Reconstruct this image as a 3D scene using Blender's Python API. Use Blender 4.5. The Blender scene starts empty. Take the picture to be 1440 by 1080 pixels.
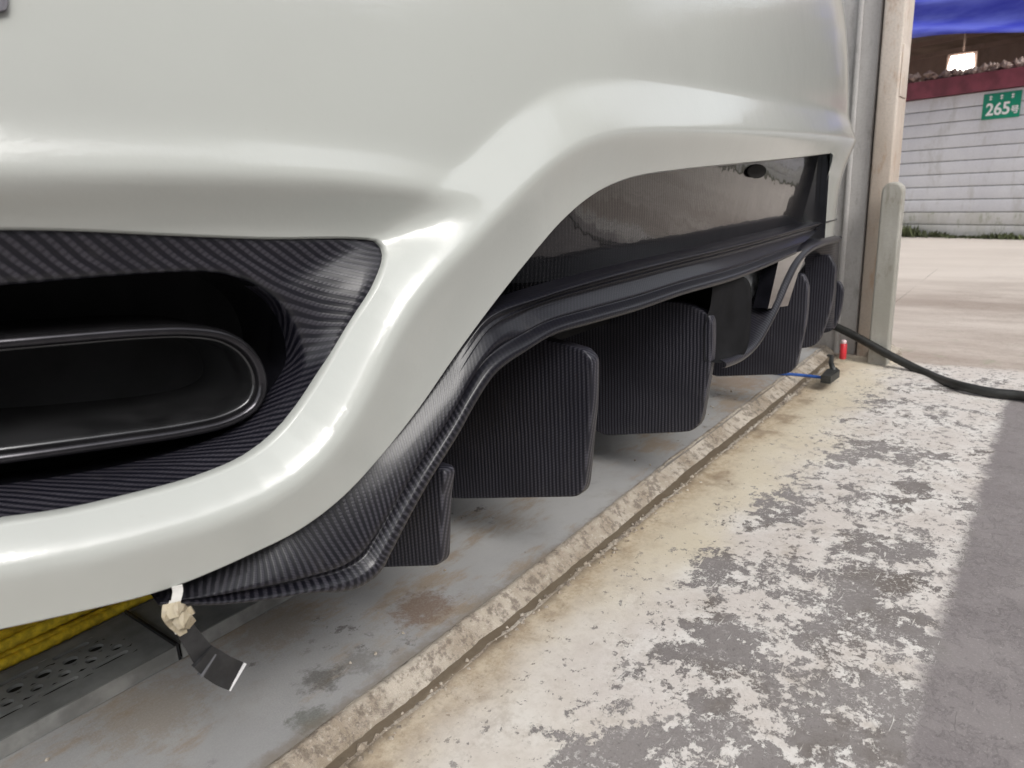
import bpy, math, random
import numpy as np
from mathutils import Vector, Matrix, noise

random.seed(7)
rng = np.random.default_rng(7)
scene = bpy.context.scene
coll = scene.collection

# ---------------------------------------------------------------- camera
F = 1000.0; CX, CY = 720.0, 540.0
_vx = np.array([788.0, 312.0, -F]); _vx /= np.linalg.norm(_vx)
_up = -np.array([183.0, -3668.0, -F]); _up /= np.linalg.norm(_up)
_up = _up - _vx * np.dot(_up, _vx); _up /= np.linalg.norm(_up)
_vy = np.cross(_up, _vx)
R = np.stack([_vx, _vy, _up], 1)            # camera <- world
CAM = np.array([0.0, 0.0, 0.55])
cam_data = bpy.data.cameras.new('camera')
cam_data.sensor_fit = 'HORIZONTAL'; cam_data.sensor_width = 36.0
cam_data.lens = 36.0 * F / 1440.0
cam_data.clip_start = 0.02; cam_data.clip_end = 600.0
cam_data.dof.use_dof = True
cam_data.dof.focus_distance = 0.95; cam_data.dof.aperture_fstop = 9.0
cam = bpy.data.objects.new('camera', cam_data); coll.objects.link(cam)
M4 = Matrix(R.T.tolist()).to_4x4(); M4.translation = Vector(CAM)
cam.matrix_world = M4
scene.camera = cam

# ---------------------------------------------------------------- light
SUN_EL, SUN_AZ = math.radians(42), math.radians(205)   # direction the light comes from, clockwise from +Y
world = bpy.data.worlds.new('World'); scene.world = world; world.use_nodes = True
wn = world.node_tree; wn.nodes.clear()
sky = wn.nodes.new('ShaderNodeTexSky'); sky.sky_type = 'NISHITA'; sky.sun_disc = False
sky.sun_elevation = SUN_EL; sky.sun_rotation = SUN_AZ; sky.dust_density = 3.0; sky.air_density = 1.2
hs = wn.nodes.new('ShaderNodeHueSaturation'); hs.inputs['Saturation'].default_value = 0.18
tcw = wn.nodes.new('ShaderNodeTexCoord')
nzw = wn.nodes.new('ShaderNodeTexNoise'); nzw.inputs['Scale'].default_value = 2.2; nzw.inputs['Detail'].default_value = 5
mrw = wn.nodes.new('ShaderNodeMapRange'); mrw.inputs['From Min'].default_value = 0.35; mrw.inputs['From Max'].default_value = 0.65
mrw.inputs['To Min'].default_value = 0.6; mrw.inputs['To Max'].default_value = 1.65
mxw = wn.nodes.new('ShaderNodeMix'); mxw.data_type = 'RGBA'; mxw.blend_type = 'MULTIPLY'; mxw.inputs[0].default_value = 1.0
bg = wn.nodes.new('ShaderNodeBackground'); bg.inputs['Strength'].default_value = 0.15
ow = wn.nodes.new('ShaderNodeOutputWorld')
L = wn.links.new
L(sky.outputs[0], hs.inputs['Color']); L(tcw.outputs['Generated'], nzw.inputs['Vector'])
L(nzw.outputs['Fac'], mrw.inputs['Value']); L(hs.outputs[0], mxw.inputs[6]); L(mrw.outputs[0], mxw.inputs[7])
L(mxw.outputs[2], bg.inputs['Color']); L(bg.outputs[0], ow.inputs['Surface'])
sd = bpy.data.lights.new('sun', 'SUN'); sd.energy = 1.0; sd.angle = math.radians(26); sd.color = (1.0, 0.97, 0.92)
sun = bpy.data.objects.new('sun', sd); coll.objects.link(sun)
_sdir = Vector((math.sin(SUN_AZ) * math.cos(SUN_EL), math.cos(SUN_AZ) * math.cos(SUN_EL), math.sin(SUN_EL)))
sun.rotation_euler = _sdir.to_track_quat('Z', 'Y').to_euler()
sun.location = (0, -3, 6)
scene.view_settings.view_transform = 'Standard'; scene.view_settings.look = 'None'
scene.view_settings.exposure = 0.38; scene.view_settings.gamma = 1.0
scene.view_settings.use_curve_mapping = False

# ---------------------------------------------------------------- pixel -> place helpers
def rays(P):
    P = np.asarray(P, float).reshape(-1, 2)
    d = np.stack([P[:, 0] - CX, CY - P[:, 1], -F * np.ones(len(P))], 1)
    return d @ R
def on_axis(P, ax, val):
    d = rays(P); t = (val - CAM[ax]) / d[:, ax]
    return CAM + d * t[:, None]
def onX(P, v): return on_axis(P, 0, v)
def onY(P, v): return on_axis(P, 1, v)
def onZ(P, v): return on_axis(P, 2, v)

def catmull(P, n=12, closed=False):
    P = np.asarray(P, float); m = len(P); out = []
    rngk = range(m if closed else m - 1)
    for i in rngk:
        if closed: p0, p1, p2, p3 = P[(i - 1) % m], P[i], P[(i + 1) % m], P[(i + 2) % m]
        else:
            p1, p2 = P[i], P[i + 1]
            p0 = P[i - 1] if i > 0 else 2 * p1 - p2
            p3 = P[i + 2] if i + 2 < m else 2 * p2 - p1
        d1 = max(np.linalg.norm(p1 - p0) ** .5, 1e-6); d2 = max(np.linalg.norm(p2 - p1) ** .5, 1e-6); d3 = max(np.linalg.norm(p3 - p2) ** .5, 1e-6)
        m1 = (p2 - p1) / d2 - (p2 - p0) / (d1 + d2) + (p1 - p0) / d1
        m2 = (p3 - p2) / d3 - (p3 - p1) / (d2 + d3) + (p2 - p1) / d2
        m1 = m1 * d2; m2 = m2 * d2
        for k in range(n):
            t = k / n
            out.append((2 * t**3 - 3 * t**2 + 1) * p1 + (t**3 - 2 * t**2 + t) * m1 + (-2 * t**3 + 3 * t**2) * p2 + (t**3 - t**2) * m2)
    if not closed: out.append(P[-1])
    return np.array(out)
def resample(P, n, closed=False):
    P = np.asarray(P, float)
    if closed: P = np.vstack([P, P[:1]])
    s = np.r_[0, np.cumsum(np.linalg.norm(np.diff(P, axis=0), axis=1))]
    t = np.linspace(0, s[-1], n + 1 if closed else n)
    Q = np.stack([np.interp(t, s, P[:, k]) for k in range(P.shape[1])], 1)
    return Q[:-1] if closed else Q
def sstep(x, a=0.0, b=1.0):
    t = np.clip((x - a) / (b - a), 0, 1); return t * t * (3 - 2 * t)
def seg_dist(px, pz, poly, closed=False):
    """unsigned distance, and signed side of nearest segment (left of travel = +)"""
    A = poly; B = np.roll(poly, -1, 0)
    if not closed: A = A[:-1]; B = B[:-1]
    best = np.full(px.shape, 1e9); side = np.zeros(px.shape); par = np.zeros(px.shape)
    for i, (a, b) in enumerate(zip(A, B)):
        ab = b - a; L2 = max((ab ** 2).sum(), 1e-12)
        t = np.clip(((px - a[0]) * ab[0] + (pz - a[1]) * ab[1]) / L2, 0, 1)
        dx = px - a[0] - t * ab[0]; dz = pz - a[1] - t * ab[1]
        d = np.hypot(dx, dz); m = d < best - 1e-9
        cr = ab[0] * (pz - a[1]) - ab[1] * (px - a[0])
        best = np.where(m, d, best); side = np.where(m, np.sign(cr), side); par = np.where(m, i + t, par)
    return best, side, par
def in_poly(px, pz, poly):
    ins = np.zeros(px.shape, bool); n = len(poly)
    for i in range(n):
        x1, z1 = poly[i]; x2, z2 = poly[(i + 1) % n]
        c = ((z1 > pz) != (z2 > pz)) & (px < (x2 - x1) * (pz - z1) / (z2 - z1 + 1e-15) + x1)
        ins ^= c
    return ins

# ---------------------------------------------------------------- object helpers
WL = {}
def tag(o, label=None, cat=None, group=None, kind=None):
    if label: o['label'] = label
    if cat: o['category'] = cat
    if group: o['group'] = group
    if kind: o['kind'] = kind
    return o
def empty(name, loc, label, cat, group=None):
    o = bpy.data.objects.new(name, None); coll.objects.link(o); o.location = loc; o.empty_display_size = .05
    WL[o] = np.array(loc, float); return tag(o, label, cat, group)
def obj(name, V, Fc, mat, parent=None, uv=None, smooth=True, mats=None, midx=None):
    V = np.asarray(V, float)
    c = (V.min(0) + V.max(0)) / 2
    me = bpy.data.meshes.new(name); me.from_pydata((V - c).tolist(), [], [tuple(int(q) for q in f) for f in Fc])
    for m in (mats or [mat]): me.materials.append(m)
    if midx is not None: me.polygons.foreach_set('material_index', np.asarray(midx, np.int32))
    if uv is not None:
        ul = me.uv_layers.new(name='UVMap'); vi = np.zeros(len(me.loops), np.int32); me.loops.foreach_get('vertex_index', vi)
        ul.data.foreach_set('uv', np.asarray(uv, float)[vi].ravel())
    if smooth: me.polygons.foreach_set('use_smooth', np.ones(len(me.polygons), bool))
    me.update()
    o = bpy.data.objects.new(name, me); coll.objects.link(o)
    WL[o] = c
    if parent is not None: o.parent = parent; o.location = c - WL[parent]
    else: o.location = c
    return o
def grid_faces(r, c, closed=False, flip=False):
    out = []
    for i in range(r - 1):
        for j in range(c if closed else c - 1):
            k = (j + 1) % c
            f = (i * c + j, i * c + k, (i + 1) * c + k, (i + 1) * c + j)
            out.append(f[::-1] if flip else f)
    return out
def loft(name, rows, mat, parent=None, closed=False, rot=0.0, sharp=None, uvscale=1.0, smooth=True, flip=False):
    rows = np.asarray(rows, float); r, c, _ = rows.shape
    seg = np.linalg.norm(np.diff(rows, axis=1), axis=2).mean(0); u = np.r_[0, np.cumsum(seg)]
    vs = np.linalg.norm(np.diff(rows, axis=0), axis=2).mean(1); v = np.r_[0, np.cumsum(vs)]
    U, Vv = np.meshgrid(u, v); cr, sr = math.cos(rot), math.sin(rot)
    uv = np.stack([U * cr - Vv * sr, U * sr + Vv * cr], -1).reshape(-1, 2) * uvscale
    return obj(name, rows.reshape(-1, 3), grid_faces(r, c, closed, flip), mat, parent, uv, smooth)
def tube_arr(P, rad, n=10, caps=True):
    P = np.asarray(P, float); m = len(P); T = np.gradient(P, axis=0); T /= np.linalg.norm(T, axis=1)[:, None] + 1e-12
    rad = np.broadcast_to(np.asarray(rad, float), (m,))
    ref = np.array([0, 0, 1.0]) if abs(T[0][2]) < .9 else np.array([1.0, 0, 0])
    V = []
    a = np.cross(T[0], ref); a /= np.linalg.norm(a)
    for i in range(m):
        a = a - T[i] * np.dot(a, T[i]); a /= np.linalg.norm(a) + 1e-12; b = np.cross(T[i], a)
        for k in range(n):
            th = 2 * math.pi * k / n; V.append(P[i] + rad[i] * (math.cos(th) * a + math.sin(th) * b))
    Fc = grid_faces(m, n, True)
    if caps: Fc += [tuple(range(n))[::-1], tuple((m - 1) * n + k for k in range(n))]
    return np.array(V), Fc
def tube(name, P, rad, mat, parent=None, n=10):
    V, Fc = tube_arr(P, rad, n); return obj(name, V, Fc, mat, parent)
class MB:
    def __init__(s): s.V = []; s.F = []
    def add(s, V, Fc):
        k = len(s.V); s.V += [tuple(v) for v in V]; s.F += [tuple(i + k for i in f) for f in Fc]; return s
    def box(s, a, b, jit=0):
        a, b = np.minimum(a, b), np.maximum(a, b)
        V = [(x, y, z) for x in (a[0], b[0]) for y in (a[1], b[1]) for z in (a[2], b[2])]
        return s.add(V, [(0, 1, 3, 2), (4, 6, 7, 5), (0, 4, 5, 1), (2, 3, 7, 6), (0, 2, 6, 4), (1, 5, 7, 3)])
    def frame_box(s, o, ex, ey, ez, bev=0.0):
        """box spanned by three vectors from corner o"""
        o, ex, ey, ez = map(np.array, (o, ex, ey, ez))
        V = [o + i * ex + j * ey + k * ez for i in (0, 1) for j in (0, 1) for k in (0, 1)]
        return s.add(V, [(0, 1, 3, 2), (4, 6, 7, 5), (0, 4, 5, 1), (2, 3, 7, 6), (0, 2, 6, 4), (1, 5, 7, 3)])
    def make(s, name, mat, parent=None, smooth=False, bevel=0):
        o = obj(name, s.V, s.F, mat, parent, None, smooth)
        if bevel:
            b = o.modifiers.new('bevel', 'BEVEL'); b.width = bevel; b.segments = 3; b.limit_method = 'ANGLE'
            for p in o.data.polygons: p.use_smooth = True
        return o
def prism(outline, thick_vec, bev=0.0):
    """outline: (n,3) planar polygon; extruded along thick_vec"""
    O = np.asarray(outline, float); n = len(O); t = np.asarray(thick_vec, float)
    V = np.vstack([O, O + t])
    return V, [tuple(range(n)), tuple(range(2 * n - 1, n - 1, -1))] + [(i, i + n, (i + 1) % n + n, (i + 1) % n) for i in range(n)]

# ---------------------------------------------------------------- materials
class NT:
    def __init__(s, name):
        s.m = bpy.data.materials.new(name); s.m.use_nodes = True; s.t = s.m.node_tree; s.p = s.t.nodes['Principled BSDF']; s.o = s.t.nodes['Material Output']
    def n(s, typ, **kw):
        x = s.t.nodes.new('ShaderNode' + typ)
        for k, v in kw.items():
            if k in x.inputs.keys() if isinstance(k, str) else False: x.inputs[k].default_value = v
            else: setattr(x, k, v)
        return x
    def l(s, a, b): s.t.links.new(a, b)
    def math(s, op, a, b=None, c=None, clamp=False):
        x = s.t.nodes.new('ShaderNodeMath'); x.operation = op; x.use_clamp = clamp
        for i, q in enumerate((a, b, c)):
            if q is None: continue
            if isinstance(q, (int, float)): x.inputs[i].default_value = q
            else: s.l(q, x.inputs[i])
        return x.outputs[0]
    def ss(s, v, a, b, lo=0.0, hi=1.0):
        x = s.t.nodes.new('ShaderNodeMapRange'); x.interpolation_type = 'SMOOTHSTEP'
        s.l(v, x.inputs['Value']); x.inputs['From Min'].default_value = a; x.inputs['From Max'].default_value = b
        x.inputs['To Min'].default_value = lo; x.inputs['To Max'].default_value = hi; return x.outputs[0]
    def mix(s, f, a, b, mode='MIX'):
        x = s.t.nodes.new('ShaderNodeMix'); x.data_type = 'RGBA'; x.blend_type = mode
        for i, q in ((0, f), (6, a), (7, b)):
            if isinstance(q, (int, float)): x.inputs[i].default_value = q
            elif isinstance(q, tuple): x.inputs[i].default_value = (*q[:3], 1)
            else: s.l(q, x.inputs[i])
        return x.outputs[2]
    def noise(s, vec, scale, detail=4, rough=.55, dist=0.0):
        x = s.t.nodes.new('ShaderNodeTexNoise'); x.inputs['Scale'].default_value = scale; x.inputs['Detail'].default_value = detail
        x.inputs['Roughness'].default_value = rough; x.inputs['Distortion'].default_value = dist
        if vec is not None: s.l(vec, x.inputs['Vector'])
        return x.outputs['Fac']
    def pos(s, scale=(1, 1, 1)):
        g = s.t.nodes.new('ShaderNodeNewGeometry'); mp = s.t.nodes.new('ShaderNodeMapping'); mp.inputs['Scale'].default_value = scale
        s.l(g.outputs['Position'], mp.inputs['Vector']); return mp.outputs[0]
    def bump(s, h, strength=.3, dist=.002):
        b = s.t.nodes.new('ShaderNodeBump'); b.inputs['Strength'].default_value = strength; b.inputs['Distance'].default_value = dist
        s.l(h, b.inputs['Height']); s.l(b.outputs[0], s.p.inputs['Normal']); return b
    def set(s, **kw):
        for k, v in kw.items():
            i = s.p.inputs[k.replace('_', ' ')]
            if isinstance(v, tuple): i.default_value = (*v[:3], 1)
            elif isinstance(v, (int, float)): i.default_value = v
            else: s.l(v, i)
        return s

def simple(name, col, rough=.6, metal=0.0, nscale=30, nam=.25, bump=.15, **kw):
    N = NT(name); p = N.pos()
    f = N.noise(p, nscale, 5)
    c = N.mix(N.ss(f, .3, .7), tuple(q * (1 - nam) for q in col), tuple(min(1, q * (1 + nam)) for q in col))
    N.set(Base_Color=c, Roughness=rough, Metallic=metal, **kw)
    if bump: N.bump(N.noise(p, nscale * 6, 3), bump, .001)
    return N.m

def mat_paint():
    N = NT('white_paint'); p = N.pos()
    d = N.noise(p, 3.5, 4)                     # dust film
    fl = N.noise(p, 900, 1)
    c = N.mix(N.ss(d, .35, .75), (.475, .49, .46), (.45, .46, .435))
    spots = N.ss(N.noise(p, 60, 3, .7), .70, .76)
    c = N.mix(N.math('MULTIPLY', spots, .12), c, (.35, .32, .28))
    N.set(Base_Color=c, Roughness=.32, Specular_IOR_Level=.5, Coat_Weight=1.0)
    N.set(Coat_Roughness=N.ss(d, .3, .8, .02, .05))
    b = N.bump(N.math('ADD', N.noise(p, 160, 2), N.math('MULTIPLY', N.noise(p, 9, 2), 3.0)), .05, .002)
    cb = N.t.nodes.new('ShaderNodeBump'); cb.inputs['Strength'].default_value = .11; cb.inputs['Distance'].default_value = .002
    N.l(N.math('ADD', N.noise(p, 220, 2), N.math('MULTIPLY', N.noise(p, 14, 2), 4.0)), cb.inputs['Height']); N.l(cb.outputs[0], N.p.inputs['Coat Normal'])
    return N.m

def mat_carbon(name, period=.0068, lo=(.0035, .0035, .0065), hi=(.040, .038, .048), rough=.40, coat=.32, coatr=.15, contrast=1.0, bmp=.45, spec=.37):
    """twill weave: ribs along V of the UV map, cut into tows across them"""
    N = NT(name); tc = N.n('TexCoord'); sp = N.n('SeparateXYZ'); N.l(tc.outputs['UV'], sp.inputs[0])
    wob = N.noise(N.pos(), 14, 2)
    u = N.math('MULTIPLY_ADD', wob, period * .6, sp.outputs['X'])
    v = sp.outputs['Y']
    s1 = N.math('SINE', N.math('MULTIPLY', u, 2 * math.pi / period))
    s2 = N.math('SINE', N.math('MULTIPLY', N.math('ADD', v, N.math('MULTIPLY', u, .5)), 2 * math.pi / (period * .62)))
    rib = N.ss(s1, -.55, .75)
    tow = N.ss(s2, -.9, .3, .55, 1.0)
    fib = N.noise(tc.outputs['UV'], 1800, 2)
    h = N.math('MULTIPLY', rib, tow)
    amt = N.math('MULTIPLY', N.math('MULTIPLY', h, N.ss(fib, .3, .7, .65, 1.1)), N.ss(N.noise(N.pos(), 7, 3), .3, .7, .55, 1.15))
    c = N.mix(N.math('MULTIPLY', amt, contrast), lo, hi)
    dust = N.ss(N.noise(N.pos(), 26, 6, .7), .56, .74)
    c = N.mix(N.math('MULTIPLY', dust, .05), c, (.25, .23, .21))
    N.set(Base_Color=c, Roughness=rough, Metallic=.0, Specular_IOR_Level=spec, Coat_Weight=coat, Coat_Roughness=coatr)
    N.bump(h, bmp, .0006)
    return N.m

paint = mat_paint()
carbon = mat_carbon('carbon_weave')
carbon_trim = mat_carbon('carbon_trim', .0072, (.004, .004, .008), (.050, .047, .058))
carbon_fin = mat_carbon('carbon_fin', .0066, (.008, .008, .014), (.068, .066, .082), .5, .25, .25)
carbon_smooth = mat_carbon('carbon_smooth', .0065, (.004, .004, .0075), (.015, .0145, .021), .40, .30, .13, 1.0, .15, .36)
carbon_gloss = mat_carbon('carbon_gloss', .0065, (.003, .003, .004), (.020, .019, .021), .2, 1.0, .012, 1.0, .2)
black_plastic = simple('black_plastic', (.012, .012, .014), .45, 0, 40, .3, .2)
black_gloss = simple('black_gloss', (.006, .006, .008), .12, 0, 20, .3, .02, Coat_Weight=1.0, Coat_Roughness=.03)
dark_under = simple('underbody', (.010, .010, .011), .8, 0, 20, .4, .3)
tip_metal = simple('exhaust_metal', (.05, .048, .053), .17, .8, 30, .2, .03)
tip_inner = simple('exhaust_soot', (.045, .045, .047), .22, .5, 14, .6, .05, Coat_Weight=.8, Coat_Roughness=.08)
silver = simple('silver_metal', (.58, .585, .60), .5, .25, 60, .3, .5)
_g = carbon_gloss.node_tree; _nz = _g.nodes.new('ShaderNodeTexNoise'); _nz.inputs['Scale'].default_value = 9; _nz.inputs['Detail'].default_value = 3
_ge = _g.nodes.new('ShaderNodeNewGeometry'); _g.links.new(_ge.outputs['Position'], _nz.inputs['Vector']); _bb = _g.nodes.new('ShaderNodeBump'); _bb.inputs['Strength'].default_value = .35; _bb.inputs['Distance'].default_value = .006
_g.links.new(_nz.outputs['Fac'], _bb.inputs['Height']); _g.links.new(_bb.outputs[0], _g.nodes['Principled BSDF'].inputs['Coat Normal'])
rubber = simple('tyre_rubber', (.015, .015, .015), .75, 0, 50, .3, .4)
steel = simple('steel_plate', (.19, .19, .19), .5, .55, 24, .25, .2)
hole_shade = simple('hole_shade', (.012, .011, .010), .9, 0, 20, .3, 0)  # black that stands in for the shade inside openings

# ---------------------------------------------------------------- body surface: plan curve x profile
XC = 1.33
PLAN_PTS = [(-.20, 2.4), (-.19, 1.5), (-.17, 1.0), (-.11, .76), (0.0, .64), (.14, .575), (.35, .53), (.7, .478), (1.05, .452), (1.35, .447),
            (1.7, .452), (1.95, .461), (2.08, .472), (2.17, .500), (2.215, .56), (2.235, .68), (2.25, 1.0), (2.27, 1.5), (2.28, 2.4)]
PLAN = resample(catmull(PLAN_PTS, 24), 1100)
PS = np.r_[0, np.cumsum(np.linalg.norm(np.diff(PLAN, axis=0), axis=1))]
# u measured so that u == arc length from the point with x==0.35
_u0 = np.interp(0.35, PLAN[200:700, 0], PS[200:700]); PU = PS - _u0 + .35
PT = np.gradient(PLAN, PU, axis=0); PT /= np.linalg.norm(PT, axis=1)[:, None]
PN = np.stack([PT[:, 1], -PT[:, 0]], 1)       # outward (towards -Y on the rear)
def place(u, z, off=0.0):
    u = np.asarray(u, float); z = np.asarray(z, float); off = np.asarray(off, float) + 0 * u
    x = np.interp(u, PU, PLAN[:, 0]) + np.interp(u, PU, PN[:, 0]) * off
    y = np.interp(u, PU, PLAN[:, 1]) + np.interp(u, PU, PN[:, 1]) * off
    return np.stack([x, y, z], -1)
def to_uz(P):
    d2 = ((P[:, None, :2] - PLAN[None]) ** 2).sum(2); i = d2.argmin(1)
    r = P[:, :2] - PLAN[i]
    return PU[i] + (r * PT[i]).sum(1), P[:, 2], (r * PN[i]).sum(1)
def trace(P, offf):
    """where the rays through P first meet the surface off = offf(u, z)"""
    d = rays(P); d = d / np.linalg.norm(d, axis=1)[:, None]
    if not callable(offf): k = offf; offf = lambda u, z: k + 0 * u
    n = len(d); lo = np.full(n, .2); hi = np.full(n, np.nan); t = lo.copy(); step = .012
    alive = np.ones(n, bool); best = np.full(n, 1e9); bt = lo.copy()
    for it in range(240):
        u, z, o = to_uz(CAM + d * t[:, None]); g = o - offf(u, z)
        m = alive & (g < best) & (t < 3); best = np.where(m, g, best); bt = np.where(m, t, bt)
        hit = alive & (g <= 0); hi = np.where(hit, t, hi); lo = np.where(hit, t - step, lo); alive &= ~hit
        t = t + step
    miss = alive; lo = np.where(miss, bt, lo); hi = np.where(miss, bt, hi)
    for it in range(22):
        m = (lo + hi) / 2; u, z, o = to_uz(CAM + d * m[:, None]); g = o - offf(u, z)
        lo = np.where(g > 0, m, lo); hi = np.where(g > 0, hi, m)
    u, z, o = to_uz(CAM + d * hi[:, None]); return np.stack([u, z], 1)

def base_off(u, z):
    return -.22 * (z - .60) ** 2 * (z > .60) - .10 * np.maximum(z - .80, 0) ** 2
RIDGE_PX = [(-260, 850), (-120, 828), (0, 806), (110, 787), (220, 760), (320, 728), (400, 690), (460, 640), (505, 575), (540, 505), (572, 445), (612, 392),
            (665, 338), (722, 278), (775, 228), (825, 196), (880, 184), (960, 182), (1050, 184), (1130, 188), (1172, 192)]
_r = trace(catmull(RIDGE_PX, 4), lambda u, z: base_off(u, z) + .018)
RIDGE = np.vstack([_r, [[_r[-1, 0] + .12, _r[-1, 1] + .0], [_r[-1, 0] + .3, _r[-1, 1] + .0], [_r[-1, 0] + 1.2, _r[-1, 1]]]])
RIDGE = resample(RIDGE, 110)
CREASE_PX = [(-260, 236), (0, 240), (180, 240), (340, 243), (480, 250), (580, 262), (660, 276), (720, 292)]
CREASE = resample(trace(catmull(CREASE_PX, 4), lambda u, z: base_off(u, z)), 30)
def body_off(u, z):
    u = np.asarray(u, float); z = np.asarray(z, float)
    d, side, par = seg_dist(u, z, RIDGE); s = d * side              # left of travel (up / inner) positive
    si = np.sqrt(np.maximum(s, 0) ** 2 + .004 ** 2) - .004
    tt = 1 - si / .056
    inner = .020 * .5 * (tt + np.sqrt(tt * tt + .010)) / (.5 + .5 * math.sqrt(1.010))
    so = np.maximum(-s, 0)
    _dr = .40 * (np.sqrt(so ** 2 + .007 ** 2) - .007)
    outer = .020 - .036 * np.tanh(_dr / .036)
    o = base_off(u, z) + np.where(s >= 0, inner, np.minimum(outer, .020))
    zc = np.interp(u, CREASE[:, 0], CREASE[:, 1])
    c = zc - z
    fade = sstep(CREASE[-1, 0] - u, -.02, .16)
    under = -.030 * sstep(c, -.002, .060) * sstep(s, .005, .055) * fade
    lipc = .006 * np.exp(-(c / .02) ** 2) * fade * sstep(s, .01, .06)   # slight bulge along the crease
    return o + np.where(s > 0, under + lipc, 0)

EXH_PX = [(-250, 345), (-120, 322), (0, 319), (110, 321), (230, 327), (380, 333), (500, 333), (535, 338), (547, 356), (533, 402), (500, 454), (464, 516), (431, 568),
          (394, 614), (350, 648), (278, 679), (185, 705), (90, 727), (0, 741), (-110, 762), (-215, 765), (-285, 690), (-310, 560), (-300, 430)]
EXH = trace(resample(catmull(EXH_PX, 6, True), 150, True), body_off)
OPEN_PX = [(-300, 938), (-150, 912), (0, 884), (100, 862), (200, 838), (262, 818), (350, 780), (420, 745), (480, 700), (532, 645), (588, 575), (640, 500), (690, 432),
           (742, 366), (796, 304), (842, 268), (890, 248), (960, 237), (1050, 228), (1120, 221), (1168, 215)]
_o = trace(resample(catmull(OPEN_PX, 6), 130), body_off)
zt = _o[-1, 1]; ut = _o[-1, 0]
U_FAR = PU[-1] - .02; U_NEAR = PU[0] + .02
_tail = np.array([(ut + .035, zt - .004), (ut + .052, zt - .02), (ut + .058, zt - .06), (ut + .060, .47), (ut + .066, .425), (ut + .085, .40), (ut + .14, .392), (ut + .5, .39), (U_FAR + .3, .39)])
_tail = catmull(_tail, 5)
OPEN = np.vstack([_o, _tail, [[U_FAR + .3, -.5], [U_NEAR - .3, -.5], [U_NEAR - .3, _o[0, 1]]]])

car = empty('car', (1.02, 1.4, 0.0), 'glossy off-white car seen from close behind, black carbon diffuser under its rear bumper', 'car')

def clip_surface():
    us = [U_NEAR]
    while us[-1] < U_FAR:
        u = us[-1]; st = .02 if u < -.12 else (.0025 if u < .75 else (.004 if u < 1.3 else .006))
        if u > PU[-1] - 1.6 + .4 and u > 2.45: st = .03
        us.append(u + st)
    us = np.array(us); zs = np.r_[np.arange(.24, .68, .0028), np.arange(.68, 1.06, .008)]
    U, Z = np.meshgrid(us, zs); sh = U.shape; u = U.ravel(); z = Z.ravel()
    def sd(poly):
        d, _, _ = seg_dist(u, z, poly, True); return np.where(in_poly(u, z, poly), -d, d)
    f = np.minimum(sd(OPEN), sd(EXH)).reshape(sh)
    nr, nc = sh; pts = [(a, b) for a, b in zip(u, z)]; faces = []
    pos = f > 0
    cnt = pos[:-1, :-1].astype(int) + pos[1:, :-1] + pos[:-1, 1:] + pos[1:, 1:]
    full = np.argwhere(cnt == 4)
    for i, j in full: faces.append((i * nc + j, i * nc + j + 1, (i + 1) * nc + j + 1, (i + 1) * nc + j))
    cache = {}; fr = f.ravel()
    def cut(a, b):
        k = (min(a, b), max(a, b))
        if k not in cache:
            t = fr[a] / (fr[a] - fr[b]); cache[k] = len(pts)
            pts.append((u[a] + (u[b] - u[a]) * t, z[a] + (z[b] - z[a]) * t))
        return cache[k]
    for i, j in np.argwhere((cnt > 0) & (cnt < 4)):
        q = (i * nc + j, i * nc + j + 1, (i + 1) * nc + j + 1, (i + 1) * nc + j); out = []
        for k in range(4):
            a, b = q[k], q[(k + 1) % 4]
            if fr[a] > 0: out.append(a)
            if (fr[a] > 0) != (fr[b] > 0): out.append(cut(a, b))
        if len(out) > 2: faces.append(tuple(out))
    pts = np.array(pts); used = np.zeros(len(pts), bool)
    for fc in faces: used[list(fc)] = True
    idx = np.cumsum(used) - 1
    P = pts[used]; V = place(P[:, 0], P[:, 1], body_off(P[:, 0], P[:, 1]))
    return V, [tuple(idx[list(fc)]) for fc in faces]
V, Fc = clip_surface()
bumper = obj('bumper', V, Fc, paint, car)
def flange(name, C, depth, mat, parent, closed, inset=.004):
    """rolled return going in from a cut edge"""
    rows = []; o0 = body_off(C[:, 0], C[:, 1])
    T = np.gradient(C, axis=0) if not closed else (np.roll(C, -1, 0) - np.roll(C, 1, 0))
    T /= np.linalg.norm(T, axis=1)[:, None] + 1e-9; Nn = np.stack([T[:, 1], -T[:, 0]], 1)   # right of travel
    for a, b in ((-.0005, .0), (.0012, .0012), (.0022, .004), (.0026, .009), (.0026, depth)):
        Q = C + Nn * a * inset / .004; rows.append(place(Q[:, 0], Q[:, 1], o0 - b))
    return loft(name, rows, mat, parent, closed)
# which side is "into the hole": EXH traversed clockwise in (u,z)? decide by area
def ccw(C): x, y = C[:, 0], C[:, 1]; return (x * np.roll(y, -1) - y * np.roll(x, -1)).sum() > 0
E_ = EXH[::-1] if ccw(EXH) else EXH
flange('bumper_edge', E_, .03, paint, bumper, True)
O_ = _o
flange('bumper_edge', O_, .03, paint, bumper, False)

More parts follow.
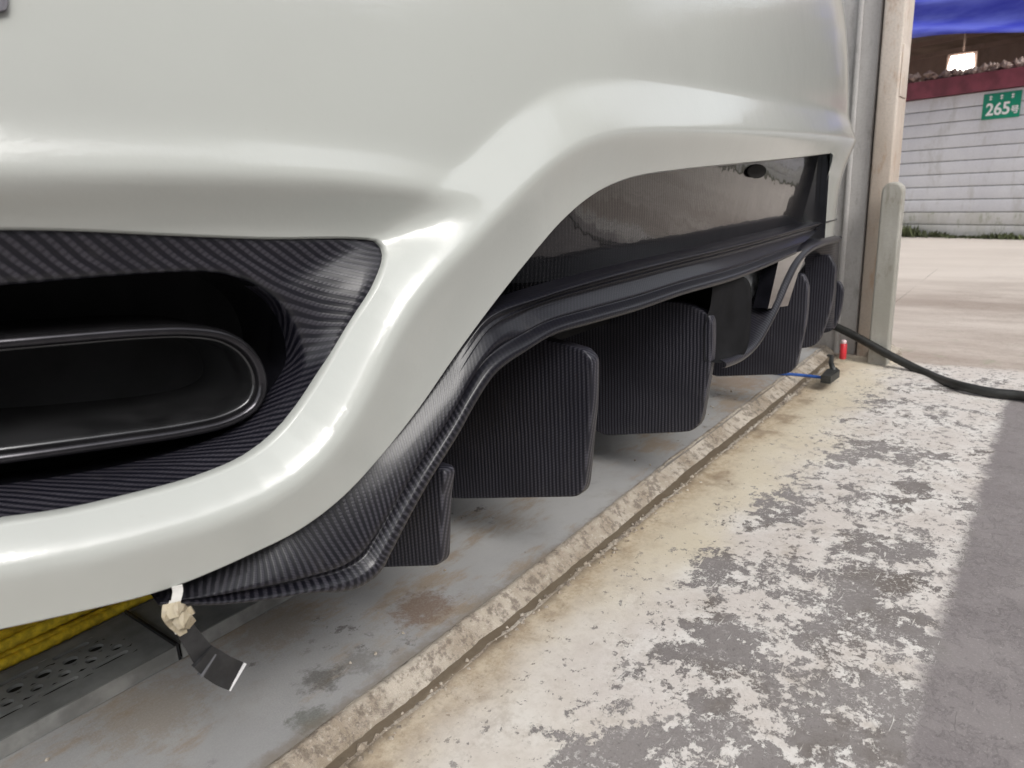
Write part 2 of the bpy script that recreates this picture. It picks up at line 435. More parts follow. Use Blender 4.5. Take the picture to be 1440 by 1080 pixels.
# ---------------------------------------------------------------- exhaust trim (carbon), housing, tip
def star(C, cen, th):
    """radius of closed contour C about cen at angles th"""
    a = np.arctan2(C[:, 1] - cen[1], C[:, 0] - cen[0]); r = np.hypot(C[:, 0] - cen[0], C[:, 1] - cen[1])
    o = np.argsort(a); a = a[o]; r = r[o]; return np.interp(th, np.r_[a - 2 * np.pi, a, a + 2 * np.pi], np.r_[r, r, r])
INN_PX = [(-230, 420), (-120, 408), (0, 402), (120, 392), (230, 384), (300, 383), (350, 395), (395, 424), (420, 466), (427, 515), (415, 556), (382, 592), (335, 621), (268, 647),
          (180, 671), (80, 693), (0, 708), (-120, 720), (-210, 722), (-270, 670), (-285, 560), (-275, 470)]
INN = trace(resample(catmull(INN_PX, 6, True), 150, True), lambda u, z: base_off(u, z) - .034)
cen = INN.mean(0)
ths = np.sort(np.r_[np.arctan2(INN[:, 1] - cen[1], INN[:, 0] - cen[0]), np.arctan2(EXH[:, 1] - cen[1], EXH[:, 0] - cen[0])])
_k = np.array([1, 2, 3, 4, 3, 2, 1.]) / 16; _d = np.diff(np.r_[ths, ths[0] + 2 * np.pi]); _d = np.tile(_d, 3)
for _q in range(4): _d = np.convolve(_d, _k, 'same')
_d = _d[len(ths):2 * len(ths)]; ths = ths[0] + np.cumsum(_d) * 2 * np.pi / _d.sum(); ths = np.mod(ths + np.pi, 2 * np.pi) - np.pi; ths = np.sort(ths)
rO = star(EXH, cen, ths); rI = np.minimum(star(INN, cen, ths), rO - .010)
for _k in range(6): rI = (np.roll(rI, 1) + 2 * rI + np.roll(rI, -1)) / 4
dirs = np.stack([np.cos(ths), np.sin(ths)], 1)
rows = []
Oc = cen + dirs * (rO * .995)[:, None]; oO = np.minimum(body_off(Oc[:, 0], Oc[:, 1]) - .006, -.006); oI = base_off(0, 0) - .034
for t, dz in ((0, -.004), (.012, 0), (.05, .0012), (.2, .001), (.4, .0), (.6, -.001), (.8, -.001), (.93, -.0015), (1.0, -.004), (1.03, -.012), (1.05, -.03), (1.06, -.07), (1.06, -.13)):
    r = rO * .995 * (1 - min(t, 1)) + rI * min(t, 1)
    if t > 1: r = rI - (t - 1) * .05
    Q = cen + dirs * r[:, None]; rows.append(place(Q[:, 0], Q[:, 1], oO * (1 - min(t, 1)) + oI * min(t, 1) + dz))
rows = np.array(rows)
def planar_uv(rows, ang, parent=None):
    P = rows.reshape(-1, 3); u, z, o = to_uz(P); a = u; b = z + o * -1.0
    c, s = math.cos(ang), math.sin(ang); return np.stack([a * c - b * s, a * s + b * c], 1)
trim = obj('exhaust_trim', rows.reshape(-1, 3), grid_faces(rows.shape[0], rows.shape[1], True), carbon_trim, car, planar_uv(rows, math.radians(-52)))
trim.data.materials.append(black_gloss)
_nr, _nc = rows.shape[:2]; _mi = np.zeros((_nr - 1, _nc), np.int32); _mi[8:, :] = np.where((np.sin(ths) < .30)[None, :], 0, 1); _mi[10:, :] = 1; trim.data.polygons.foreach_set('material_index', _mi.ravel())
# back plate of the well
Q = cen + dirs * (rI + .01)[:, None]; back = place(Q[:, 0], Q[:, 1], -.165)
obj('exhaust_well', np.vstack([back, back.mean(0)]), [(i, (i + 1) % len(back), len(back)) for i in range(len(back))], dark_under, car)
TIP_PX = [(-190, 492), (-100, 482), (0, 474), (100, 466), (200, 459), (270, 458), (320, 466), (355, 488), (374, 520), (376, 552), (362, 578), (325, 600), (260, 616), (170, 630),
          (80, 643), (0, 654), (-110, 668), (-180, 668), (-222, 640), (-238, 590), (-232, 530)]
TIP_OFF = -.050
TIP = trace(resample(catmull(TIP_PX, 6, True), 120, True), TIP_OFF)
tc_ = TIP.mean(0)
def tiprow(off, ins):
    T = np.roll(TIP, -1, 0) - np.roll(TIP, 1, 0); T /= np.linalg.norm(T, axis=1)[:, None]
    Nn = np.stack([-T[:, 1], T[:, 0]], 1); Nn *= np.where(((tc_ - TIP) * Nn).sum(1) > 0, 1, -1)[:, None]
    Q = TIP + Nn * ins; return place(Q[:, 0], Q[:, 1], off)
tip = loft('exhaust_tip', [tiprow(TIP_OFF - .11, .001), tiprow(TIP_OFF - .02, 0), tiprow(TIP_OFF - .004, -.0005), tiprow(TIP_OFF + .001, .001), tiprow(TIP_OFF + .003, .0045),
                   tiprow(TIP_OFF + .001, .0080), tiprow(TIP_OFF - .002, .0095), tiprow(TIP_OFF - .006, .0100)], tip_metal, car, True)
loft('tip_liner', [tiprow(TIP_OFF - .006, .0100), tiprow(TIP_OFF - .0062, .0115), tiprow(TIP_OFF - .012, .0120), tiprow(TIP_OFF - .05, .0135), tiprow(TIP_OFF - .10, .016), tiprow(TIP_OFF - .17, .022)], tip_inner, tip, True)
bk = tiprow(TIP_OFF - .17, .020)
obj('tip_baffle', np.vstack([bk, bk.mean(0)]), [(i, (i + 1) % len(bk), len(bk)) for i in range(len(bk))], tip_inner, tip)

# ---------------------------------------------------------------- diffuser
A_PX = [(1176, 306), (1100, 325), (1000, 350), (918, 369), (840, 389), (760, 413), (688, 440), (655, 478), (610, 545), (560, 610), (510, 668), (455, 720), (400, 756), (330, 790), (250, 822), (215, 836)]
B_PX = [(1120, 352), (1075, 372), (1030, 389), (960, 408), (898, 429), (840, 445), (778, 463), (741, 484), (712, 500), (690, 518), (660, 562), (639, 600), (615, 638), (593, 674), (563, 728), (539, 774), (526, 797), (497, 815), (420, 833), (320, 846), (225, 847)]
A3 = lambda o: place(*trace(catmull(A_PX, 8), o).T, o)
NA = 170
Au = resample(trace(catmull(A_PX, 8), -.018), NA); Bu = resample(trace(catmull(B_PX, 8), .004), NA)
# match by dense correspondence: nearest along normal, using px arc fractions
def px_corr(APX, BPX, offa, offb, keysA, keysB, n):
    a = catmull(APX, 12); b = catmull(BPX, 12)
    ta = np.interp(np.linspace(0, 1, n), np.linspace(0, 1, len(keysA)), np.array(keysA) * 12.0)
    tb = np.interp(np.linspace(0, 1, n), np.linspace(0, 1, len(keysB)), np.array(keysB) * 12.0)
    pa = np.stack([np.interp(ta, np.arange(len(a)), a[:, k]) for k in (0, 1)], 1)
    pb = np.stack([np.interp(tb, np.arange(len(b)), b[:, k]) for k in (0, 1)], 1)
    return trace(pa, offa), trace(pb, offb)
Au, Bu = px_corr(A_PX, B_PX, -.018, .004, [0, 2, 3, 4, 5, 6, 7, 8, 9, 10, 11, 12, 13, 15], [0, 2.6, 4, 5, 6.3, 8, 9.5, 11.5, 13, 14.5, 16, 17.6, 18.8, 20], NA)
for k in range(2):
    for Q in (Au, Bu): Q[1:-1] = (Q[:-2] + 2 * Q[1:-1] + Q[2:]) / 4

w_ledge = sstep(Au[:, 0], .55, .70); w_ext = sstep(Au[:, 0], .50, .58)     # 1 on the straight ledge, 0 on the leg
prof = [(-.45, -.030, 0), (-.25, -.026, 0), (-.10, -.021, 0), (0, -.019, 0), (.03, -.0150, 0), (.05, -.0118, 0), (.07, -.0108, 0), (.09, -.0118, 0), (.11, -.0145, 0), (.15, -.0150, 0), (.165, -.0165, 0), (.18, -.0205, 0), (.20, -.0215, 0),
        (.26, -.0210, 0), (.275, -.0188, 0), (.29, -.0182, 0), (.305, -.0200, 0), (.32, -.0245, 0), (.34, -.025, 0), (.45, -.022, 0), (.60, -.0165, 0), (.72, -.012, 0), (.78, -.0095, 0), (.80, -.0095, 0), (.815, -.0105, 0), (.83, -.0105, 0), (.85, -.0085, 0),
        (.88, -.0055, 0), (.93, -.001, 0), (.97, .0025, 0), (1.0, .004, 0)]
rows = []
T = np.gradient(Bu, axis=0); T /= np.linalg.norm(T, axis=1)[:, None]; BN = np.stack([-T[:, 1], T[:, 0]], 1)
if BN[0, 1] > 0: BN = -BN     # pointing down / outward of the arch opening side
for t, o, _ in prof:
    tq = t if t >= 0 else (t * (1 - w_ext) ** 2)[:, None]
    Q = Au * (1 - tq) + Bu * tq
    if t < 0: o = o + w_ext * t * .07
    flat = (-.018 + .022 * t if t >= 0 else o) + .004 * math.sin(math.pi * min(max(t, 0), 1))
    oo = o * w_ledge + ((flat if 0 <= t < .78 else (o + .0045 if .5 < t < .85 else o)) * (1 - w_ledge))
    rows.append(place(Q[:, 0], Q[:, 1], oo))
for dn, oo in ((.003, .0052), (.0065, .004), (.009, .0), (.0095, -.006), (.008, -.02), (.004, -.05)):
    wb = 1 - .8 * sstep(np.arange(NA), NA * .80, NA * .86)
    Q = Bu + BN * (dn * (1 + .6 * (1 - w_ledge)) * wb)[:, None]; rows.append(place(Q[:, 0], Q[:, 1], .004 * (1 - wb) + oo * wb - .03 * (1 - wb) * (dn < .009) * (oo < 0)))
diffuser = loft('diffuser', rows, carbon, car, rot=math.radians(12))
diffuser.data.materials.append(carbon_smooth)
_mi = np.zeros(len(diffuser.data.polygons), np.int32).reshape(-1, NA - 1); _mi[:, w_ledge[:-1] > .04] = 1; diffuser.data.polygons.foreach_set('material_index', _mi.ravel())
# tunnel roof running forward under the car
low = rows[-1]; r2 = [low]
for dy, zz in ((.10, -.004), (.3, -.03), (.65, -.10)):
    q = low.copy(); q[:, 1] += dy; q[:, 2] = np.maximum(low[:, 2] + zz * 1.0, .16); r2.append(q)
loft('tunnel_roof', r2, dark_under, car)

# recessed gloss panel above the ledge
PT_PX = [(660, 430), (700, 340), (760, 265), (830, 225), (920, 208), (1040, 203), (1130, 200), (1172, 198)]
PB_PX = [(640, 470), (690, 445), (760, 420), (840, 394), (918, 374), (1000, 356), (1100, 330), (1170, 312)]
pt = resample(trace(catmull(PT_PX, 6), -.040), 90); pb = resample(trace(catmull(PB_PX, 6), -.030), 90)
rows = []
for t in np.linspace(0, 1, 14):
    Q = pt * (1 - t) + pb * t; rows.append(place(Q[:, 0], Q[:, 1], -.024 - .038 * t + .003 * math.sin(math.pi * t) - .035 * (1 - sstep(np.linspace(0, 1, 90), .0, .16))))
rows = np.array(rows)
panel = obj('gloss_panel', rows.reshape(-1, 3), grid_faces(14, 90), carbon_gloss, car, planar_uv(rows, math.radians(-22)))
hx = trace([(1063, 241)], -.031)[0]
hp = []
for k in range(20):
    a = 2 * math.pi * k / 20; hp.append((hx[0] + .055 * math.cos(a), hx[1] + .013 * math.sin(a)))
hp = np.array(hp)
loft('tow_eye_dark_disc', [place(hp[:, 0], hp[:, 1], -.0285), place(*(hx + (hp - hx) * .93).T, -.0272), place(*(hx + (hp - hx) * .86).T, -.0275), place(*(hx + (hp - hx) * .02).T, -.0275)], hole_shade, panel, True)  # flat black disc; the dark of a tow eye opening is put into its colour
# end wall of the recess, far side
uu = ut + .052
rows = [place(np.full(10, uu + a), np.linspace(.40, zt, 10), o) for a, o in ((.0, -.06), (.003, -.01), (.010, -.004))]
loft('panel_end', rows, black_gloss, car)

# far arch hoop, far leg
HOOP_PX = [(1197, 333), (1180, 338), (1158, 344), (1142, 352), (1128, 366), (1114, 392), (1100, 425), (1084, 458), (1066, 487), (1049, 502), (1036, 509), (1022, 514)]
hu = trace(catmull(HOOP_PX, 6), .004)
T = np.gradient(hu, axis=0); T /= np.linalg.norm(T, axis=1)[:, None] + 1e-9; HN = np.stack([-T[:, 1], T[:, 0]], 1)
if HN[10, 1] > 0: HN = -HN
rows = []
for a, o in ((-.020, -.085), (-.014, -.03), (-.008, -.004), (-.005, .0008), (-.002, .003), (.002, .003), (.005, .001), (.006, -.006)):
    Q = hu + HN * a; rows.append(place(Q[:, 0], Q[:, 1], o))
loft('diffuser_hoop', rows, carbon, car, rot=.4)
FL_PX = [(1199, 336), (1197, 380), (1192, 425), (1188, 462)]
fl = trace(catmull(FL_PX, 5), -.002)
rows = [place(fl[:, 0] - .16 * np.linspace(1, .15, len(fl)), fl[:, 1], -.07), place(fl[:, 0] - .06 * np.linspace(1, .2, len(fl)), fl[:, 1], -.02), place(fl[:, 0], fl[:, 1], -.002), place(fl[:, 0] + .03, fl[:, 1], -.004), place(fl[:, 0] + .12, fl[:, 1] , -.02)]
loft('diffuser_leg', rows, carbon, car)

# centre keel housing (rounded block at the near side of the centre)
KP = [(1036, 388), (1050, 391), (1057, 404), (1057, 440), (1054, 480), (1046, 500), (1030, 508), (1012, 511)]
ku = trace(catmull(KP, 5), .002)
top = trace([(1012, 398)], .002)[0]
n = len(ku); inner = np.stack([np.full(n, min(ku[:, 0].min() - .006, 1.195)), np.linspace(top[1], ku[-1, 1] + .004, n)], 1)
_dk = np.clip((top[1] - ku[:, 1]) / .12, 0, 1)
rows = [place(inner[:, 0], inner[:, 1], -.012 - .012 * _dk), place(*(inner * .4 + ku * .6).T, -.006 - .008 * _dk), place(*(inner * .10 + ku * .90).T, -.002 - .003 * _dk), place(*ku.T, .001), place(ku[:, 0] + .004, ku[:, 1], -.003), place(ku[:, 0] + .006, ku[:, 1], -.02), place(ku[:, 0] + .004, ku[:, 1], -.20)]
loft('centre_housing', rows, simple('matt_black', (.010, .010, .011), .8, 0, 20, .3, .2, Specular_IOR_Level=.15), car, rot=1.2)
# strut across the window, silver box behind it
st = place(*trace([(1096, 362), (1138, 350), (1122, 385), (1108, 430), (1080, 434)], -.004).T, -.004)
V, Fc = prism(st, (.0, .03, 0)); obj('strut', V, Fc, black_gloss, car, None, False)
s0 = onY([(1040, 378), (1106, 360), (1076, 476), (1034, 480)], .50)
V, Fc = prism(s0, (0, .12, 0)); mf = obj('silencer', V, Fc, silver, car, None, False)
bv = mf.modifiers.new('b', 'BEVEL'); bv.width = .012; bv.segments = 4
def rounded_poly(P, r, n=5):
    P = np.asarray(P, float); m = len(P); out = []
    for i in range(m):
        a, b, c = P[i - 1], P[i], P[(i + 1) % m]
        ri = r[i] if hasattr(r, '__len__') else r
        d1 = a - b; d2 = c - b; l1 = np.linalg.norm(d1); l2 = np.linalg.norm(d2); ri = min(ri, l1 * .45, l2 * .45)
        p = b + d1 / l1 * ri; q = b + d2 / l2 * ri
        for k in range(n + 1):
            t = k / n; out.append((1 - t) ** 2 * p + 2 * t * (1 - t) * b + t * t * q)
    return np.array(out)
def fin(px, X, thick, rnd, rb=.0028):
    """vertical blade in the plane x = X; outline px traced onto it; edges rounded"""
    P = rounded_poly(onX(px, X), rnd)
    c = P.mean(0); n = len(P)
    T = np.roll(P, -1, 0) - np.roll(P, 1, 0); T /= np.linalg.norm(T, axis=1)[:, None] + 1e-9
    Nn = np.stack([0 * T[:, 0], -T[:, 2], T[:, 1]], 1)
    area = (P[:, 1] * np.roll(P[:, 2], -1) - P[:, 2] * np.roll(P[:, 1], -1)).sum()
    if area < 0: Nn = -Nn            # inward normals
    rows = []
    for a, x in ((rb * 1.9, 0), (rb * 1.6, 0), (rb * .6, .0004), (rb * .15, rb * .4), (0, rb), (0, thick - rb), (rb * .3, thick - rb * .3), (rb * 1.2, thick)):
        rows.append(P + Nn * a + np.array([x, 0, 0]))
    rows.append(rows[-1] + Nn * rb * .3); rows = np.array(rows); V = rows.reshape(-1, 3); k = len(rows)
    V = np.vstack([V, rows[0].mean(0), rows[-1].mean(0)])
    Fc = grid_faces(k, n, True) + [(k * n, (i + 1) % n, i) for i in range(n)] + [(k * n + 1, (k - 1) * n + i, (k - 1) * n + (i + 1) % n) for i in range(n)]
    uv = np.stack([V[:, 1] + V[:, 0] * 1.0, V[:, 2]], 1)
    return obj('fin', V, Fc, carbon_fin, car, uv)
# outline order: front-top, front-bottom, rear-bottom (under car), rear-top
fin([(627, 662), (622, 700), (619, 796), (520, 799), (500, 720), (560, 640)], .530, .018, [.010, .005, .012, .004, .004, .004])
fin([(820, 492), (833, 506), (833, 560), (820, 699), (640, 702), (560, 690), (600, 500), (740, 470)], .778, .020, [.004, .012, .05, .02, .02, .01, .01, .01])
fin([(960, 425), (1001, 444), (1001, 500), (983, 607), (846, 613), (780, 560), (780, 440), (880, 420)], 1.165, .022, [.01, .016, .05, .03, .02, .01, .01, .01])
fin([(1128, 384), (1136, 400), (1134, 450), (1117, 526), (1000, 530), (985, 480), (1080, 400)], 1.70, .02, [.01, .03, .06, .03, .02, .01, .01])
fin([(1166, 358), (1175, 376), (1170, 430), (1150, 487), (1112, 492), (1110, 400), (1140, 360)], 2.0, .02, [.01, .04, .06, .03, .02, .01, .01])
fin([(1180, 395), (1186, 408), (1182, 440), (1172, 466), (1150, 470), (1150, 400)], 2.15, .02, [.01, .03, .05, .02, .02, .01])

# underbody, inner beam, boot panel, lamps out of view, wheels
mb = MB(); mb.box((-.05, .66, .30), (2.15, 2.3, .34)); mb.make('underbody', dark_under, car)
mb = MB(); mb.box((.45, .60, .40), (2.05, .68, .62)); mb.make('bumper_beam', dark_under, car)
us = np.linspace(U_NEAR, U_FAR, 120)
bt_off = base_off(us, np.full(120, 1.056))
rows = [place(us, np.full(120, 1.056), bt_off + body_off(us, np.full(120, 1.056)) * 0), place(us, np.full(120, 1.066), bt_off - .008), place(us, np.full(120, 1.07), bt_off - .06)]
cap = np.array(rows[-1]); c2 = cap.copy(); c2[:, 0] = 1.02 + (cap[:, 0] - 1.02) * .6; c2[:, 1] = np.maximum(cap[:, 1], .85); c2[:, 2] = 1.12
rows.append(c2); loft('boot_lid', rows, paint, car)
def wheel(x):
    prof = [(.0, .12), (.18, .12), (.215, .115), (.22, .09), (.235, .10), (.28, .118), (.315, .112), (.335, .09), (.34, .03), (.34, -.03), (.335, -.09), (.315, -.112), (.28, -.118), (.235, -.10), (.22, -.09), (.0, -.09)]
    def rot(pr):
        V = []; 
        for r, w in pr:
            for k in range(40):
                a = 2 * math.pi * k / 40; V.append((x + w, 1.42 + r * math.cos(a), .34 + r * math.sin(a)))
        return np.array(V), grid_faces(len(pr), 40, True)
    V, Fc = rot(prof[3:15]); w = obj('wheel', V, Fc, rubber, car)
    V, Fc = rot(prof[:5]); obj('rim', V, Fc, steel, w)
wheel(.06); wheel(2.02)
# number plate light recess just entering the frame top left
rc = trace([(-40, -30), (10, -30), (11, 18), (-40, 22)], lambda u, z: body_off(u, z))
rr = rounded_poly(rc, .004)
o0 = body_off(rr[:, 0], rr[:, 1])
loft('plate_seal', [place(rr[:, 0], rr[:, 1], o0 - .001), place(rr[:, 0], rr[:, 1], o0 + .004), place(*(rc.mean(0) + (rr - rc.mean(0)) * .9).T, o0 + .005), place(*(rc.mean(0) + (rr - rc.mean(0)) * .85).T, o0 + .001), place(*(rc.mean(0) + (rr - rc.mean(0)) * .02).T, o0.mean() + .001)], simple('seal_grey', (.12, .115, .13), .5), car, True)

# ---------------------------------------------------------------- ground
GZ = -.020
def mat_slab():
    N = NT('grey_concrete'); p = N.pos(); a = N.noise(p, 2.3, 6, .6); b = N.noise(p, 11, 6, .65); g = N.noise(p, 380, 3, .7)
    c = N.mix(N.ss(a, .35, .68), (.315, .312, .312), (.40, .395, .39))
    c = N.mix(N.math('MULTIPLY', N.ss(b, .52, .74), .5), c, (.27, .245, .21))
    mud = N.math('MULTIPLY', N.ss(N.noise(N.pos((1.2, 3, 1)), 3.5, 6, .7), .50, .64), .75)
    c = N.mix(mud, c, (.30, .225, .15))
    sp = N.math('MULTIPLY', N.ss(N.noise(p, 42, 6, .75), .55, .60), N.ss(N.noise(p, 6.5, 3), .58, .66))
    c = N.mix(N.math('MULTIPLY', sp, .75), c, (.07, .06, .055))
    for (bx, by, br, col_, am) in ((.60, .640, .055, (.19, .125, .085), .85), (.425, .640, .030, (.07, .065, .055), .7), (.375, .592, .028, (.10, .105, .085), .7), (.475, .625, .03, (.12, .11, .095), .5), (.28, .76, .08, (.26, .19, .11), .4), (.46, .79, .08, (.24, .18, .12), .5), (1.9, .68, .12, (.30, .21, .14), .7)):
        vd = N.t.nodes.new('ShaderNodeVectorMath'); vd.operation = 'DISTANCE'; N.l(p, vd.inputs[0]); vd.inputs[1].default_value = (bx, by, 0)
        mk = N.ss(N.math('ADD', N.math('DIVIDE', vd.outputs['Value'], br), N.math('MULTIPLY', N.math('SUBTRACT', N.noise(p, 48, 7, .78), .5), 3.2)), 1.05, .35)
        c = N.mix(N.math('MULTIPLY', mk, am), c, col_)
    c = N.mix(N.math('MULTIPLY', N.ss(g, .4, .7), .22), c, (.45, .44, .43))
    ysep = N.t.nodes.new('ShaderNodeSeparateXYZ'); N.l(p, ysep.inputs[0]); c = N.mix(N.math('MULTIPLY', N.ss(N.math('ADD', ysep.outputs['Y'], N.math('MULTIPLY', N.noise(p, 40, 6, .75), .05)), .622, .598), .7), c, (.20, .165, .125))
    N.set(Base_Color=c, Roughness=N.ss(b, .3, .7, .5, .8)); N.bump(N.math('ADD', g, N.math('MULTIPLY', b, 2)), .35, .0012); return N.m
def mat_kerb():
    N = NT('kerb_mortar'); p = N.pos(); a = N.noise(p, 7, 6, .65); b = N.noise(p, 60, 5, .7)
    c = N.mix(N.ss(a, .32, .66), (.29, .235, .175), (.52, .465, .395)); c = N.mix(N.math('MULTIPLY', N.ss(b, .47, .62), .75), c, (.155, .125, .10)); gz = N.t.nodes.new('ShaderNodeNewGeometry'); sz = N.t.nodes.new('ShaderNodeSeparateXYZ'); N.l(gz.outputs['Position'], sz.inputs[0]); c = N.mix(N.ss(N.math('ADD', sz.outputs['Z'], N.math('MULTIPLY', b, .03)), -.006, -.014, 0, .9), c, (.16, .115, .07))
    c = N.mix(N.math('MULTIPLY', N.ss(N.noise(p, 200, 3), .55, .7), .4), c, (.62, .56, .48))
    N.set(Base_Color=c, Roughness=.85); N.bump(N.math('ADD', b, N.noise(p, 300, 3, .7)), .8, .003); return N.m
def mat_ground():
    N = NT('worn_painted_concrete'); g = N.t.nodes.new('ShaderNodeNewGeometry'); sp = N.t.nodes.new('ShaderNodeSeparateXYZ'); N.l(g.outputs['Position'], sp.inputs[0])
    x, y = sp.outputs['X'], sp.outputs['Y']; p = N.pos()
    big = N.noise(p, 2.1, 5, .6); med = N.noise(p, 9, 6, .62, .1); fine = N.noise(p, 30, 9, .80, .15); gr = N.noise(p, 420, 3, .7); pebb = N.noise(p, 130, 4, .7)
    def ctr(v, k): return N.math('MULTIPLY', N.math('SUBTRACT', v, .5), k)
    bare = N.mix(N.ss(big, .35, .65), (.185, .165, .160), (.245, .222, .214)); bare = N.mix(N.ss(gr, .35, .7, 0, .35), bare, (.30, .285, .27))
    white = N.mix(N.ss(med, .35, .7), (.60, .55, .51), (.76, .735, .70)); white = N.mix(N.ss(pebb, .45, .7, 0, .35), white, (.46, .42, .38))
    # pooled dirt and water stains next to the kerb, reaching out in tongues
    ky = N.math('ADD', N.math('ADD', y, ctr(med, .14)), ctr(big, .16))
    st = N.ss(ky, .435, .52)
    stain = N.mix(N.ss(fine, .35, .65), (.36, .27, .175), (.58, .49, .36)); stain = N.mix(N.ss(med, .56, .68, 0, .65), stain, (.22, .155, .10))
    stain = N.mix(N.ss(pebb, .5, .68, 0, .4), stain, (.20, .15, .11))
    yel = N.mix(N.math('MULTIPLY', N.math('MULTIPLY', N.ss(N.math('ADD', y, ctr(big, .5)), .30, .46), .8), N.ss(N.math('ADD', x, ctr(med, .4)), .55, 1.0, .25, 1.0)), white, (.60, .525, .385))
    # flaking paint
    th = N.math('ADD', ctr(fine, 1.15), N.math('ADD', ctr(med, .70), ctr(big, .30)))
    bias = N.math('ADD', N.ss(y, .33, .44, .0, -.17), N.ss(x, 1.0, 1.7, .012, -.07))
    flake = N.ss(N.math('ADD', th, bias), .000, .022)
    speck = N.ss(N.math('ADD', N.noise(p, 70, 5, .7), N.ss(y, .25, .48, .012, -.035)), .585, .60)
    flake = N.math('MAXIMUM', flake, N.math('MULTIPLY', speck, .8))
    sc = N.noise(N.pos((14, 90, 1)), 1.6, 3, .6, .6)
    flake = N.math('MULTIPLY', flake, N.ss(sc, .28, .36), clamp=True)
    bare = N.mix(N.ss(N.noise(p, 5, 5, .65), .50, .66, 0, .6), bare, (.115, .092, .072))
    res = N.math('MULTIPLY', N.ss(N.noise(p, 150, 5, .8), .535, .60), N.ss(N.noise(p, 16, 4, .7), .40, .62))
    bare = N.mix(N.math('MULTIPLY', res, .75), bare, white); bare = N.mix(N.ss(N.noise(p, 240, 4, .75), .56, .68, 0, .55), bare, (.09, .08, .075))
    yel = N.mix(N.math('MULTIPLY', N.ss(N.noise(p, 20, 7, .75), .52, .68), .45), yel, (.40, .345, .285))
    c = N.mix(flake, yel, bare); c = N.mix(N.math('MULTIPLY', st, .9), c, stain)
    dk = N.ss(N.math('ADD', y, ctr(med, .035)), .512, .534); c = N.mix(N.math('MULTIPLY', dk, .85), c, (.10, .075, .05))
    edge = N.math('ADD', N.math('ADD', y, ctr(fine, .085)), ctr(med, .06))
    road = N.mix(N.ss(med, .3, .7), (.195, .172, .172), (.245, .220, .217)); road = N.mix(N.ss(gr, .4, .75, 0, .35), road, (.30, .28, .27))
    road = N.mix(N.ss(N.noise(p, 3.5, 6, .7), .52, .72, 0, .35), road, (.115, .105, .10)); road = N.mix(N.ss(N.noise(p, 260, 4, .8), .56, .66, 0, .5), road, (.40, .37, .35)); road = N.mix(N.ss(N.noise(p, 14, 6, .75), .56, .72, 0, .4), road, (.33, .30, .285))
    rd = N.math('MULTIPLY', N.ss(edge, .072, .050), N.ss(N.math('ADD', x, ctr(fine, .15)), 2.25, 2.15))
    c = N.mix(rd, c, road)
    ps = N.pos((1.0, .35, 1)); f1 = N.noise(ps, 1.8, 6, .65); f2 = N.noise(ps, 7, 5, .7)
    far = N.mix(N.ss(f1, .34, .66), (.36, .295, .25), (.60, .53, .47)); far = N.mix(N.ss(f2, .52, .75, 0, .5), far, (.30, .24, .20))
    far = N.mix(N.ss(x, 3.4, 5.2, 0, .65), far, (.72, .65, .58)); far = N.mix(N.math('MULTIPLY', N.ss(N.noise(p, 12, 3), .60, .70), N.ss(x, 3.2, 2.5, 0, .5)), far, (.30, .32, .22))
    xf = N.math('ADD', x, ctr(med, .25))
    c = N.mix(N.ss(xf, 2.38, 2.46), c, far)
    N.set(Base_Color=c, Roughness=N.ss(flake, 0, 1, .62, .8))
    hgt = N.math('ADD', N.math('MULTIPLY', flake, -1.0), N.math('MULTIPLY', gr, .5)); N.bump(N.math('ADD', hgt, N.math('MULTIPLY', pebb, .6)), .6, .0012)
    return N.m
m_slab, m_kerb, m_ground = mat_slab(), mat_kerb(), mat_ground()
# ground sheet, finer near the camera
def sheet(name, xs, ys, zf, mat, **kw):
    X, Y = np.meshgrid(xs, ys); Z = zf(X, Y); V = np.stack([X, Y, Z], -1).reshape(-1, 3)
    return tag(obj(name, V, grid_faces(len(ys), len(xs)), mat), kind='structure', **kw)
def fbm(X, Y, sc, oct=3):
    out = np.zeros(X.shape); f = X.ravel(); g = Y.ravel()
    out = np.array([noise.fractal(Vector((a * sc, b * sc, .3)), .9, 2.1, oct) for a, b in zip(f, g)]).reshape(X.shape); return out
xs = np.r_[-60, -20, -6, -2, np.arange(-.5, 3.2, .04), np.arange(3.4, 8.0, .4), 12, 20, 60, 150]
ys = np.r_[-80, -30, -10, -4, -2, np.arange(-1, .5, .04), .5, .51, .52, .53, .54, .56]
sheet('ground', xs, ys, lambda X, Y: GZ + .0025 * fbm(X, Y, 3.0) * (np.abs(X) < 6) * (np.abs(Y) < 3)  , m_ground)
ys2 = np.r_[.56, .7, 1.0, 2, 5, 20, 80]; xs2 = np.r_[2.62, 2.7, 3.0, 4, 6, 8, 12, 20, 60, 150]
sheet('ground', xs2, ys2, lambda X, Y: GZ + 0 * X, m_ground)
# raised grey slab the car stands on
xs = np.r_[-8, -2, np.arange(-.4, 2.6, .05), 2.60]; ys = np.r_[.576, .6, .64, np.arange(.7, 1.5, .08), 2, 4, 8]
sheet('garage_floor', xs, ys, lambda X, Y: .0012 * fbm(X, Y, 5.0) * (Y > .59), m_slab)
